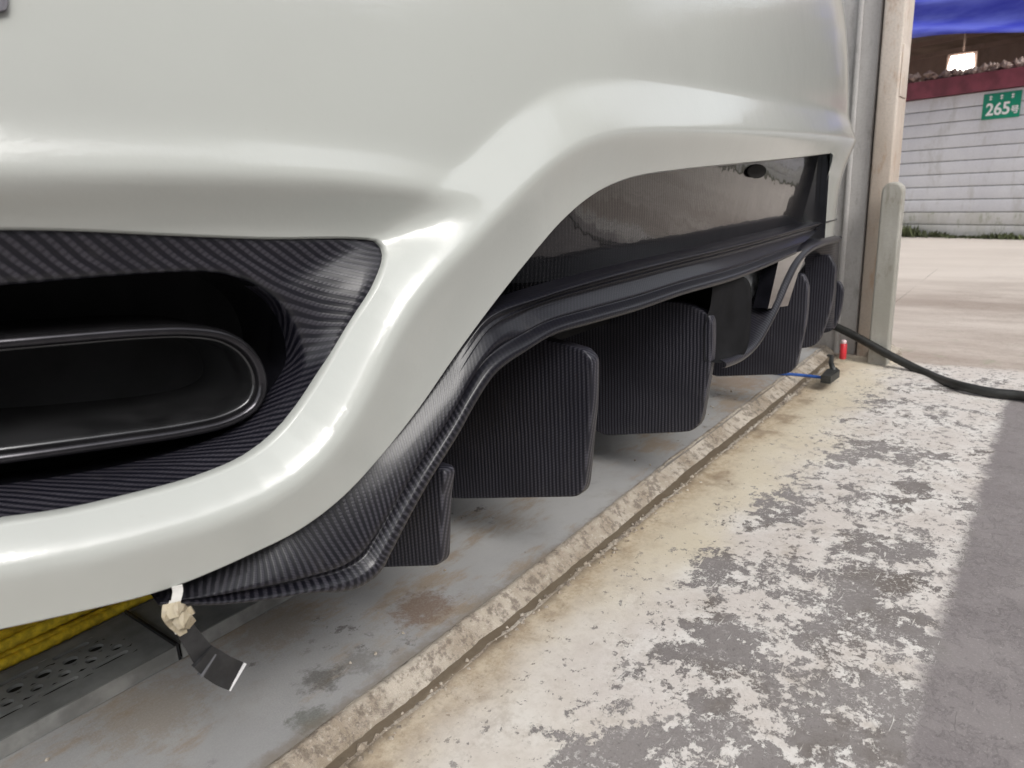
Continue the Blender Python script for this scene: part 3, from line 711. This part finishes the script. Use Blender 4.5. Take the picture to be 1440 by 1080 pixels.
# broken mortar kerb edge
xs = np.r_[-8, -4, -1, np.arange(-.3, 2.6, .004), 2.62]
n = len(xs); e = np.array([noise.fractal(Vector((x * 9, 0, 0)), 1, 2.1, 5) for x in xs]); e2 = np.array([noise.fractal(Vector((x * 22, 5, 0)), .8, 2.2, 5) for x in xs]); e3 = np.array([noise.fractal(Vector((x * 14, 9, 3)), .9, 2.2, 5) for x in xs])
e4 = np.array([noise.fractal(Vector((x * 60, 2, 3)), .8, 2.2, 4) for x in xs])
rows = []
dy = .014 * sstep(xs, .55, 1.4)
for y, z, ka, kb in ((.580, -.003, .0015, .0), (.574, .0006, .003, .0004), (.570, .0012, .0035, .0009), (.5665, .0004, .0035, .0018), (.5635, -.0022, .003, .0018), (.560, -.0052, .002, .0013), (.556, -.0085, .0018, .001), (.552, -.0118, .0018, .001), (.548, -.0150, .002, .001), (.545, -.0185, .002, .0012), (.5425, -.0235, .0025, .001), (.539, -.0275, .002, .0008), (.536, -.0265, .0025, .001), (.5325, -.0205, .003, .0012), (.528, -.0188, .003, .0008), (.520, -.0225, .002, .0006)):
    rows.append(np.stack([xs, y + dy * sstep(y, .53, .56) + ka * (e + .5 * e2) * 1.3 + kb * e4 * 1.5, z + kb * (e3 + .6 * e4)], 1))
kerb = loft('kerb', rows, m_kerb); kerb['kind'] = 'structure'
# end step of the slab by the post
mb = MB(); mb.box((2.60, .56, GZ - .02), (2.63, 8, .0)); tag(mb.make('kerb', m_kerb), kind='structure')

# ---------------------------------------------------------------- garage side wall and door post
def mat_plaster(name, a, b, stain, sc=4):
    N = NT(name); p = N.pos((1, 1, .35)); n1 = N.noise(p, sc, 6, .65); n2 = N.noise(p, sc * 5, 5, .7); q = N.noise(N.pos(), 160, 3)
    c = N.mix(N.ss(n1, .35, .65), a, b); c = N.mix(N.ss(n2, .52, .68, 0, .6), c, stain); c = N.mix(N.ss(q, .4, .7, 0, .2), c, (.3, .28, .26))
    N.set(Base_Color=c, Roughness=.75); N.bump(N.math('ADD', n2, q), .4, .002); return N.m
m_postgrey = mat_plaster('post_grey', (.42, .40, .39), (.54, .525, .51), (.26, .24, .22))
m_postcream = mat_plaster('post_cream', (.52, .44, .37), (.66, .58, .51), (.42, .27, .17), 5)
m_low = mat_plaster('low_post_grey', (.30, .29, .25), (.40, .385, .35), (.20, .18, .14), 7)
XP = 2.45
post = empty('door_post', (XP + .1, .55, GZ), 'weathered grey and cream door post right beside the far corner of the car', 'post')
def strip(name, y0, y1, x0, x1, mat, par, z0=GZ - .01, z1=2.7, bev=.006):
    m = MB(); zs = np.linspace(z0, z1, 2); m.box((x0, y0, z0), (x1, y1, z1)); return m.make(name, mat, par, bevel=bev)
strip('grey_jamb', .492, .62, XP + .02, XP + .22, m_postgrey, post)
strip('groove', .484, .4915, XP + .035, XP + .2, simple('groove_dark', (.13, .10, .085), .9), post)
strip('cream_jamb', .428, .4835, XP, XP + .14, m_postcream, post)
strip('edge_bead', .540, .556, XP + .008, XP + .019, m_postgrey, post)
m = MB(); m.box((XP + .012, .425, .76), (XP + .11, .4275, .90)); m.make('hinge_plate', m_postcream, post, bevel=.001)
sw = MB(); sw.box((XP + .06, .6205, GZ - .01), (XP + .24, 7.5, 2.7)); tag(sw.make('garage_wall', m_postgrey), 'plain grey plastered side wall running back from the door post', 'wall')
# short round-topped post
t = np.linspace(0, math.pi, 12); lp = onX([(1250, 256)], 2.38)[0]
yc, zt2, hw = .405, lp[2] - .028, .028
ol = [(0, yc - hw, GZ - .01)] + [(0, yc - hw * math.cos(a), zt2 + hw * math.sin(a)) for a in t] + [(0, yc + hw, GZ - .01)]
ol = np.array(ol); ol[:, 0] = 2.36
V, Fc = prism(ol, (.05, 0, 0)); lpo = obj('bollard', V, Fc, m_low, None, None, False); tag(lpo, 'low grey-green round-topped stub post standing in front of the cream door post', 'post')
bvv = lpo.modifiers.new('b', 'BEVEL'); bvv.width = .006; bvv.segments = 3; bvv.limit_method = 'ANGLE'
# broken concrete lump at the foot of the post
def rock(name, c, r, mat, seed, flat=.6, parent=None):
    rr = np.random.default_rng(seed); V = []; n, m_ = 10, 7
    for i in range(m_ + 1):
        for j in range(n):
            a = math.pi * i / m_; b = 2 * math.pi * j / n; d = Vector((math.sin(a) * math.cos(b), math.sin(a) * math.sin(b), math.cos(a)))
            k = 1 + .45 * noise.noise(d * 1.7 + Vector((seed * 3.1, 0, 0))) + .30 * noise.noise(d * 5 + Vector((seed * 1.1, 4, 0)))
            V.append((c[0] + d.x * r[0] * k, c[1] + d.y * r[1] * k, c[2] + d.z * r[2] * k))
    return obj(name, V, grid_faces(m_ + 1, n, True), mat, parent)
tag(rock('concrete_lump', (2.47, .40, GZ + .005), (.07, .05, .035), m_kerb, 3), 'crumbled concrete lump at the foot of the door post', 'rubble')

# ---------------------------------------------------------------- black hose
P = [onX([(1150, 450)], 2.42)[0], onX([(1172, 458)], 2.40)[0], onX([(1205, 474)], 2.37)[0], onX([(1250, 499)], 2.34)[0], onX([(1300, 524)], 2.30)[0]]
e1 = onZ([(1352, 543)], GZ + .016)[0]; e2_ = onZ([(1440, 557)], GZ + .0135)[0]
P += [e1, onZ([(1395, 552)], GZ + .0135)[0], e2_, e2_ + np.array([-.10, -.25, 0]), e2_ + np.array([-.1, -.7, 0]), e2_ + np.array([.2, -1.4, 0])]
P.insert(0, P[0] + np.array([.05, .35, .02]))
hp_ = catmull(P, 10)
tag(tube('hose', hp_, .0125, simple('hose_rubber', (.018, .018, .016), .5, 0, 60, .3, .2), None, 12), 'thick black rubber hose drooping from behind the car and across the ground to the right', 'hose')
# red tube, blue cable, dark clamp by the slab corner
m_red = simple('red_plastic', (.50, .025, .035), .35, 0, 60, .2, .1); m_blue = simple('blue_plastic', (.03, .10, .38), .45, 0, 60, .2, .1)
r0 = onX([(1184, 516)], 2.30)[0]; r1 = onX([(1187, 478)], 2.30)[0]; r0[2] = max(r0[2], -.0)
rt = empty('red_tube', r0, 'small red plastic tube with a pale cap standing on the slab corner under the hose', 'tube')
ax = r1 - r0
tube('body', np.array([r0, r0 + ax * .02, r0 + ax * .04, r0 + ax * .78, r0 + ax * .8]), [.007, .0095, .010, .010, .0085], m_red, rt, 14)
tube('cap', np.array([r0 + ax * .8, r0 + ax * .82, r0 + ax * .98, r0 + ax]), [.006, .0075, .0075, .005], simple('pale_plastic', (.55, .42, .42), .4), rt, 12)
bp = onZ([(1085, 523), (1100, 525.5), (1120, 527), (1140, 529), (1158, 531.5), (1166, 534)], .006)
tag(tube('cable', catmull(bp, 6), .0045, m_blue, None, 8), 'thin bright blue cable end lying across the slab edge below the rear blades', 'cable')
c0 = onZ([(1168, 531)], .008)[0]
cl = empty('clamp', (c0[0], c0[1], 0), 'small dark metal clamp lying at the slab corner beside the blue cable', 'clamp')
m_cl = simple('dark_metal', (.05, .052, .05), .5, .5, 40, .3, .3)
V, Fc = prism([c0 + np.array(q) for q in ((-.05, -.012, -.004), (.03, -.016, -.004), (.06, .0, -.004), (.03, .018, -.004), (-.05, .014, -.004))], (0, 0, .02)); obj('body', V, Fc, m_cl, cl, None, False)
tube('handle', [c0 + np.array(q) for q in ((.03, 0, .012), (.08, .02, .022), (.13, .03, .028), (.17, .05, .022))], [.008, .007, .006, .004], m_cl, cl)

# ---------------------------------------------------------------- taped tie and black tab hanging under the bumper
YT = .544
hg = empty('hanging_strap', onY([(247, 815)], YT)[0], 'black plastic tab taped to a pale tie hanging below the white bumper', 'strap')
m_tape = mat_plaster('masking_tape', (.36, .30, .20), (.48, .42, .31), (.20, .14, .08), 60)
m_tie = simple('pale_tie', (.62, .61, .58), .4, 0, 60, .15, .1)
def ribbon(name, px, w, th, Y, mat, par, side=(1, .25, 0), n=8):
    C3 = catmull(np.array([onY([q], y)[0] for q, y in zip(px, Y)]), n); T = np.gradient(C3, axis=0); T /= np.linalg.norm(T, axis=1)[:, None]
    k = len(C3); w = np.interp(np.linspace(0, 1, k), np.linspace(0, 1, len(w)), w); v = -rays([px[len(px) // 2]])[0]; v /= np.linalg.norm(v)
    rows = [[], [], [], []]
    for i in range(k):
        s_ = np.cross(T[i], v); s_ /= np.linalg.norm(s_); nn = np.cross(s_, T[i])
        for q, (a, b) in enumerate(((-1, 1), (1, 1), (1, -1), (-1, -1))): rows[q].append(C3[i] + s_ * a * w[i] / 2 + nn * b * th / 2)
    V = np.array(rows).transpose(1, 0, 2).reshape(-1, 3); Fc = grid_faces(k, 4, True) + [(3, 2, 1, 0), tuple((k - 1) * 4 + q for q in range(4))]
    return obj(name, V, Fc, mat, par, None, False)
ribbon('tie', [(249, 824), (250, 832), (247, 850), (252, 868)], [.008, .008, .007, .007], .0022, [YT] * 4, m_tie, hg)
ribbon('tie', [(243, 845), (240, 862), (250, 890)], [.005, .008, .004], .002, [YT + .001] * 3, m_tie, hg)
def crumple(name, px, Y, r, mat, par, seed):
    c = onY([px], Y)[0]; return rock(name, c, r, mat, seed, parent=par)
ribbon('tape', [(241, 848), (243, 862), (250, 876), (258, 892)], [.013, .017, .014, .006], .0016, [YT - .003, YT - .006, YT - .001, YT - .004], m_tape, hg, n=3)
ribbon('tape', [(236, 866), (250, 858), (262, 862), (271, 857)], [.006, .012, .009, .007], .0016, [YT - .006, YT - .010, YT - .006, YT - .009], m_tape, hg, n=3)
ribbon('tape', [(247, 880), (258, 872), (270, 878)], [.008, .013, .008], .0016, [YT - .006, YT - .012, YT - .006], m_tape, hg, n=3)
m_tab = simple('tab_plastic', (.020, .020, .021), .42, 0, 90, .3, .15)
ribbon('tab_arm', [(252, 872), (264, 890), (278, 910), (292, 930)], [.013, .015, .017, .020], .004, [YT] * 4, m_tab, hg)
ribbon('tab_end', [(284, 922), (300, 934), (316, 944), (330, 950)], [.021, .024, .025, .025], .005, [YT - .002] * 4, m_tab, hg)
ribbon('bare_edge', [(330, 950), (333, 951.5)], [.025, .025], .0055, [YT - .002] * 2, simple('bright_edge', (.75, .75, .76), .3, .3), hg)
ribbon('ridge_mark', [(291, 932), (293, 933)], [.022, .022], .0068, [YT - .002] * 2, simple('grey_mark', (.13, .13, .14), .5), hg)

# ---------------------------------------------------------------- perforated channel and yellow rope under the car
m_chan = simple('galvanised_channel', (.21, .215, .21), .55, .1, 18, .25, .15)
ya, yb, zc_ = .822, .952, .020
def channel(x0, x1, holes):
    root = empty('metal_channel', ((x0 + x1) / 2, ya, 0), 'grey perforated metal channel with round holes and slots on the floor under the bumper' if holes else 'plain grey metal channel end beside the hanging tape', 'channel')
    V = []; Fc = []
    def quad(xa, xb, y0, y1, hole=None):
        k = len(V)
        if hole is None: V.extend([(xa, y0, zc_), (xb, y0, zc_), (xb, y1, zc_), (xa, y1, zc_)]); Fc.append((k, k + 1, k + 2, k + 3)); return
        cx_, cy_, rx, ry, pw = hole; n = 24; out = []; inn = []
        for i in range(n):
            a = 2 * math.pi * (i + .5) / n; c_, s_ = math.cos(a), math.sin(a)
            inn.append((cx_ + rx * math.copysign(abs(c_) ** pw, c_), cy_ + ry * math.copysign(abs(s_) ** pw, s_)))
            hx_, hy_ = (xb - xa) / 2, (y1 - y0) / 2; mx, my = (xa + xb) / 2, (y0 + y1) / 2
            sc_ = 1 / max(abs(c_), abs(s_)); out.append((mx + hx_ * min(max(c_ * sc_, -1), 1), my + hy_ * min(max(s_ * sc_, -1), 1)))
        V.extend([(*q, zc_) for q in out] + [(*q, zc_) for q in inn] + [(*q, zc_ - .004) for q in inn])
        for i in range(n):
            j = (i + 1) % n; Fc.append((k + i, k + j, k + n + j, k + n + i)); Fc.append((k + n + i, k + n + j, k + 2 * n + j, k + 2 * n + i))
    ys_ = [ya + .034, ya + .052, ya + .073, ya + .096, ya + .114, yb]
    quad(x0, x1, ya, ys_[0])
    quad(x0, x1, ys_[4], ys_[5])
    if holes:
        for r_ in range(4):
            y0, y1 = ys_[r_], ys_[r_ + 1]; m = (y0 + y1) / 2
            if r_ in (0, 3):
                xx = x1 - .03 - (.02 if r_ else 0); quad(xx, x1, y0, y1)
                while xx > x0: quad(xx - .058, xx, y0, y1, (xx - .029, m, .021, .0045, .6)); xx -= .058
            else:
                xx = x1 - .028 - (.015 if r_ == 2 else 0); quad(xx, x1, y0, y1)
                while xx > x0:
                    if r_ == 1: quad(xx - .030, xx, y0, y1, (xx - .015, m, .0065, .0055, 1))
                    else: quad(xx - .030, xx, y0, y1, (xx - .015, m, .0085, .0072, 1))
                    xx -= .030
    else: quad(x0, x1, ys_[0], ys_[4])
    obj('top_plate', V, Fc, m_chan, root, None, False)
    m = MB(); m.box((x0, ya - .003, .001), (x1, ya - .0003, zc_ + .0015)); m.make('side_flange', simple('channel_edge', (.30, .30, .29), .5, .3), root)
    m = MB(); m.box((x1 + .0003, ya - .003, .001), (x1 + .0035, yb + .003, zc_ + .004)); m.make('end_lip', black_plastic, root)
    m = MB(); m.box((x0, ya, .0012), (x1, yb, .003)); m.make('dark_backing', hole_shade, root)  # black sheet below the perforations; their inner shade is put into its colour
xe = onZ([(232, 900)], zc_)[0][0]
channel(-.6, xe, True); channel(xe + .006, xe + .30, False)
m_rope = simple('yellow_rope', (.82, .56, .03), .7, 0, 90, .3, .4)
rp = empty('rope_bundle', (.2, 1.03, 0), 'bundle of yellow rope lying behind the perforated channel under the car', 'rope')
for k in range(22):
    yy = .972 + .017 * (k % 8) + .006 * (k // 8); zz = .014 + .024 * (k // 8) + .003 * (k % 8) + .004 * rng.random(); ph = rng.random() * 6
    X_ = np.linspace(-.7, xe + .13 - .02 * rng.random(), 50)
    P_ = np.stack([X_, yy + .005 * np.sin(X_ * 9 + ph), zz + .004 * np.abs(np.sin(X_ * 7 + ph * 2)) + .0 * X_], 1)
    P_ = resample(P_, 420); V, Fc = tube_arr(P_, .0066, 12); V = V.reshape(-1, 12, 3); cc = P_[:, None]
    th_ = np.arange(12)[None] * 2 * math.pi / 12 - P_[:, 0:1] * 170; V = (cc + (V - cc) * (1 + .14 * np.abs(np.sin(th_ * 1.5)))[..., None]).reshape(-1, 3); obj('rope_strand', V, Fc, m_rope, rp)

# ---------------------------------------------------------------- across the street: white panel wall, shed, tarp, number plate
WA = np.array([7.415, 1.236]); WB = np.array([7.068, .231]); wd = (WB - WA) / np.linalg.norm(WB - WA); wn_ = np.array([wd[1], -wd[0]])    # wn_: towards the camera
if np.dot(wn_, -WA) < 0: wn_ = -wn_
def wp(s_, z, o=0.0): q = WA + wd * s_ + wn_ * o; return np.array([q[0], q[1], z])
def wbox(mb, s0, s1, z0, z1, o0, o1): return mb.frame_box(wp(s0, z0, o0), wp(s1, z0, o0) - wp(s0, z0, o0), wp(s0, z0, o1) - wp(s0, z0, o0), (0, 0, z1 - z0))
m_white = mat_plaster('white_panel', (.60, .60, .64), (.70, .70, .73), (.50, .49, .48), 1.5)
m_moss = mat_plaster('mossy_panel', (.52, .51, .47), (.62, .61, .60), (.22, .24, .13), 5)
pw = empty('panel_wall', wp(1, GZ), 'white ribbed panel wall with a maroon top beam across the street, green number plate on it', 'wall')
nP = 11; z0 = GZ; zT = 1.13
for i in range(nP):
    h = (zT - z0) / nP; m = MB(); wbox(m, -1.6, 6.0, z0 + i * h + .003, z0 + (i + 1) * h - .003, 0, .03)
    m.make('panel', m_moss if i < 2 else m_white, pw, bevel=.004)
m = MB(); wbox(m, -1.6, 6.0, z0, zT, -.10, -.002); m.make('backing', simple('joint_grey', (.46, .46, .48), .9), pw)
m = MB(); wbox(m, -1.7, 6.2, zT + .003, zT + .14, -.14, .07); m.make('beam', simple('maroon_paint', (.20, .045, .065), .6, 0, 8, .25), pw)
# rubble and dry leaves heaped on the beam
V = []; Fc = []
for k in range(420):
    s_ = rng.uniform(-.3, 3.2); r_ = rng.uniform(.015, .05); c_ = wp(s_, zT + .145 + rng.uniform(0, .05), rng.uniform(-.1, .05)); kk = len(V)
    for q in ((1, 0, 0), (-1, 0, 0), (0, 1, 0), (0, -1, 0), (0, 0, 1), (0, 0, -1)): V.append(tuple(c_ + np.array(q) * r_ * rng.uniform(.5, 1.2)))
    Fc += [tuple(kk + a for a in f) for f in ((0, 2, 4), (2, 1, 4), (1, 3, 4), (3, 0, 4), (2, 0, 5), (1, 2, 5), (3, 1, 5), (0, 3, 5))]
tag(obj('rubble', V, Fc, mat_plaster('dry_rubble', (.30, .20, .17), (.42, .33, .29), (.10, .08, .06), 12), None, None, False), 'rubble and dry leaves heaped along the top of the maroon beam', 'rubble', kind='stuff')
# weeds at the wall foot
V = []; Fc = []
for k in range(2600):
    s_ = rng.uniform(-.5, 4.5); hgt = rng.uniform(.015, .07) * (.35 + 1.3 * max(0, .5 + noise.fractal(Vector((s_ * 2.2, 0, 0)), 1, 2, 3)) ** 1.5); c_ = wp(s_, GZ, .04 + abs(rng.normal(0, .05))); a = rng.uniform(0, math.pi); w = rng.uniform(.004, .014); kk = len(V)
    d = np.array([math.cos(a), math.sin(a), 0]) * w; ln = np.array([rng.normal(0, .02), rng.normal(0, .02), hgt])
    V += [tuple(c_ - d), tuple(c_ + d), tuple(c_ + ln * .6 + d * 1.2), tuple(c_ + ln)]; Fc.append((kk, kk + 1, kk + 2, kk + 3))
tag(obj('weeds', V, Fc, simple('weed_green', (.09, .105, .045), .8, 0, 3, .5, 0), None, None, False), 'low green weeds growing along the foot of the white panel wall', 'weeds', kind='stuff')
# number plate
np0 = None
def hit_wall(px, o):
    d = rays([px])[0]; q = WA + wn_ * o; t = np.dot(q - CAM[:2], wn_) / np.dot(d[:2], wn_); P_ = CAM + d * t; return np.dot(P_[:2] - q, wd), P_[2]
sa, zh = hit_wall((1384, 133), .034); sb, zl = hit_wall((1433, 164), .034)
m_green = simple('sign_green', (.0, .24, .14), .4, 0, 6, .1, 0); m_lett = simple('sign_white', (.82, .82, .82), .5, 0, 6, .03, 0)
pl = empty('number_plate', wp((sa + sb) / 2, zl, .034), 'green house number plate reading 265 fixed high on the white panel wall', 'sign')
m = MB(); wbox(m, sa, sb, zl, zh, .0305, .038); m.make('plate', m_green, pl, bevel=.003)
def text(body, s0, zb, size, par, squeeze=1.0):
    cu = bpy.data.curves.new('t', 'FONT'); cu.body = body; cu.size = size; cu.extrude = .0015; cu.offset = size * .02
    to = bpy.data.objects.new('t', cu); coll.objects.link(to); dg = bpy.context.evaluated_depsgraph_get(); dg.update()
    me = bpy.data.meshes.new_from_object(to.evaluated_get(dg)); coll.objects.unlink(to)
    me.materials.clear(); me.materials.append(m_lett)
    o = bpy.data.objects.new('lettering', me); coll.objects.link(o); o.parent = par
    ex = np.array([wd[0], wd[1], 0]); ez = np.array([0, 0, 1.0]); en = np.array([wn_[0], wn_[1], 0])
    if np.dot(np.cross(ex, ez), en) < 0: pass
    M = Matrix(((ex[0] * squeeze, ez[0], en[0]), (ex[1] * squeeze, ez[1], en[1]), (0, 1, 0))).to_4x4(); M.translation = Vector(wp(s0, zb, .040) - WL[par]); o.matrix_local = M
    return o
W = sb - sa; Hh = zh - zl
text('265', sa + .10 * W, zl + .16 * Hh, Hh * .66, pl, .92)
text('\u53f7', sa + .76 * W, zl + .18 * Hh, Hh * .32, pl, 1.0)
for k in range(3):
    m = MB(); s_ = sa + (.20 + .29 * k) * W; wbox(m, s_ - .035 * W, s_ + .045 * W, zh - .15 * Hh, zh - .11 * Hh, .0382, .040); wbox(m, s_ - .03 * W, s_ + .04 * W, zh - .24 * Hh, zh - .20 * Hh, .0382, .040); wbox(m, s_ - .006 * W, s_ + .012 * W, zh - .27 * Hh, zh - .08 * Hh, .0402, .0415)
    tag(m.make('lettering', m_lett, pl), kind='stuff')
# shed behind and over the wall
m_brown = mat_plaster('shed_brown', (.26, .165, .135), (.36, .25, .21), (.17, .12, .095), 1.2)
sh = empty('shed', wp(2, GZ, -3), 'dark brown open shed behind the white wall', 'shed')
m = MB(); wbox(m, -3, 8, GZ, 3.4, -4.2, -4.0); m.make('back_wall', m_brown, sh)
m = MB(); m.frame_box(wp(-3, 2.05, -4.0), wp(8, 2.05, -4.0) - wp(-3, 2.05, -4.0), wp(-3, 2.35, -.2) - wp(-3, 2.05, -4.0), (0, 0, .06)); m.make('roof', simple('shed_roof', (.34, .25, .20), .8, 0, 3, .3), sh)
for k in range(6):
    m = MB(); z_ = 1.95 + .06 * k * .9; wbox(m, -3, 8, z_, z_ + .05, -3.6 + .6 * k, -3.53 + .6 * k); m.make('purlin', m_brown, sh)
m = MB(); wbox(m, -3, 8, 1.50, 1.56, -3.95, -3.9); m.make('rail', m_brown, sh)
m = MB(); wbox(m, -1.2, -1.0, GZ, 2.2, -.5, -.3); m.make('pillar', m_brown, sh)
lm = NT('lit_lamp'); lm.p.inputs['Emission Color'].default_value = (1, .95, .85, 1); lm.p.inputs['Emission Strength'].default_value = 5.0
lc = onX([(1352, 88)], 9.3)[0]
la = empty('lamp', lc + np.array([0, 0, .12]), 'bright square lamp glowing in the brown shed above the white wall', 'lamp')
V, Fc = prism([lc + np.array(q) for q in ((0, -.10, .075), (0, .10, .075), (0, .13, -.085), (0, -.12, -.085))], (.05, 0, 0)); obj('lamp_face', V, Fc, lm.m, la, None, False)
m = MB(); m.box(lc + np.array((.0505, -.13, -.1)), lc + np.array((.10, .14, .1))); m.make('housing', m_brown, la); tube('hanger', [lc + np.array((.075, 0, .1)), lc + np.array((.075, 0, .75))], .01, m_brown, la)
# blue tarpaulin awning
nt = NT('blue_tarp'); p = nt.pos(); nf = nt.noise(nt.pos((1, 1, 4)), 2.0, 4, .6)
nt.set(Base_Color=nt.mix(nt.ss(nf, .35, .7), (.035, .045, .38), (.10, .12, .50)), Roughness=.45, Transmission_Weight=.0); nt.bump(nf, .4, .02)
S_, T_ = np.meshgrid(np.linspace(-.5, 1.5, 70), np.linspace(0, 1, 26)); V = []
for s_, t_ in zip(S_.ravel(), T_.ravel()):
    z_ = 1.50 + 1.0 * t_ - .08 * s_ * (1 - t_) + .035 * math.sin(s_ * 3.0 + t_ * 9) * (1 - t_ * .5) + .02 * math.sin(t_ * 26 + s_ * 1.2)
    o_ = .75 - .75 * t_ + .06 * math.sin(t_ * 22 + s_ * 1.3); V.append(tuple(wp(s_, z_, o_)))
tp = obj('tarpaulin', V, grid_faces(26, 70), nt.m); tag(tp, 'blue tarpaulin awning sagging over the shed across the street', 'tarpaulin')
sm = tp.modifiers.new('s', 'SOLIDIFY'); sm.thickness = .006

# ---------------------------------------------------------------- row building on the other side of the street, behind the viewer
bl = empty('building', (3, -6.5, GZ), 'plain grey-brown row building on the street side behind the viewer, seen only in reflections', 'building')
m_fac = mat_plaster('facade', (.20, .185, .165), (.27, .25, .225), (.13, .12, .10), .8)
for x0_, x1_, h_ in ((-14, -7.01, 3.2), (-7, -3.51, 5.6), (-3.5, -.61, 2.7), (-.6, 2.39, 4.2), (2.4, 6.99, 3.0), (7, 11.49, 6.2), (11.5, 18, 3.6)):  # unseen row; heights stepped to give the paint jagged reflections
    m = MB(); m.box((x0_, -9, GZ), (x1_, -6.5 - .02 * (h_ > 4), h_)); m.make('wall', m_fac, bl)
    m = MB(); m.box((x0_ - .1, -9, h_ + .003), (x1_ - .1, -6.0, h_ + .12)); m.make('eaves', m_fac, bl)
    if h_ > 4:
        for q in range(2):
            xw = x0_ + .5 + q * 1.5; m = MB(); m.box((xw, -6.515, 2.9), (xw + .9, -6.46, 3.9)); m.make('window', black_gloss, bl)
m_shut = simple('shutter_grey', (.32, .33, .34), .5, .3, 5, .2, 0)
for k in range(8):
    x_ = -12 + k * 3.8
    m = MB(); m.box((x_, -6.48, GZ + .01), (x_ + 2.6, -6.44, 2.4)); m.make('shutter', m_shut, bl)

# grit along the kerb and on the slab
V = []; Fc = []
for k in range(500):
    x_ = .15 + 2.3 * rng.random() ** 1.4; r_ = rng.uniform(.0012, .0042) * (1 + (rng.random() < .05) * .8)
    if rng.random() < .93: y_, z_ = .534 - abs(rng.normal(0, .010)), GZ - .001
    else: y_, z_ = .60 + abs(rng.normal(0, .10)), .0005
    kk = len(V)
    for q in ((1, 0, 0), (-1, 0, 0), (0, 1, 0), (0, -1, 0), (0, 0, .8), (0, 0, -.8)): V.append(tuple(np.array([x_, y_, z_ + r_ * .4]) + np.array(q) * r_ * rng.uniform(.6, 1.3)))
    Fc += [tuple(kk + a for a in f) for f in ((0, 2, 4), (2, 1, 4), (1, 3, 4), (3, 0, 4), (2, 0, 5), (1, 2, 5), (3, 1, 5), (0, 3, 5))]
tag(obj('grit', V, Fc, m_kerb, None, None, False), 'loose grit and crumbs of mortar lying along the kerb', 'grit', kind='stuff')
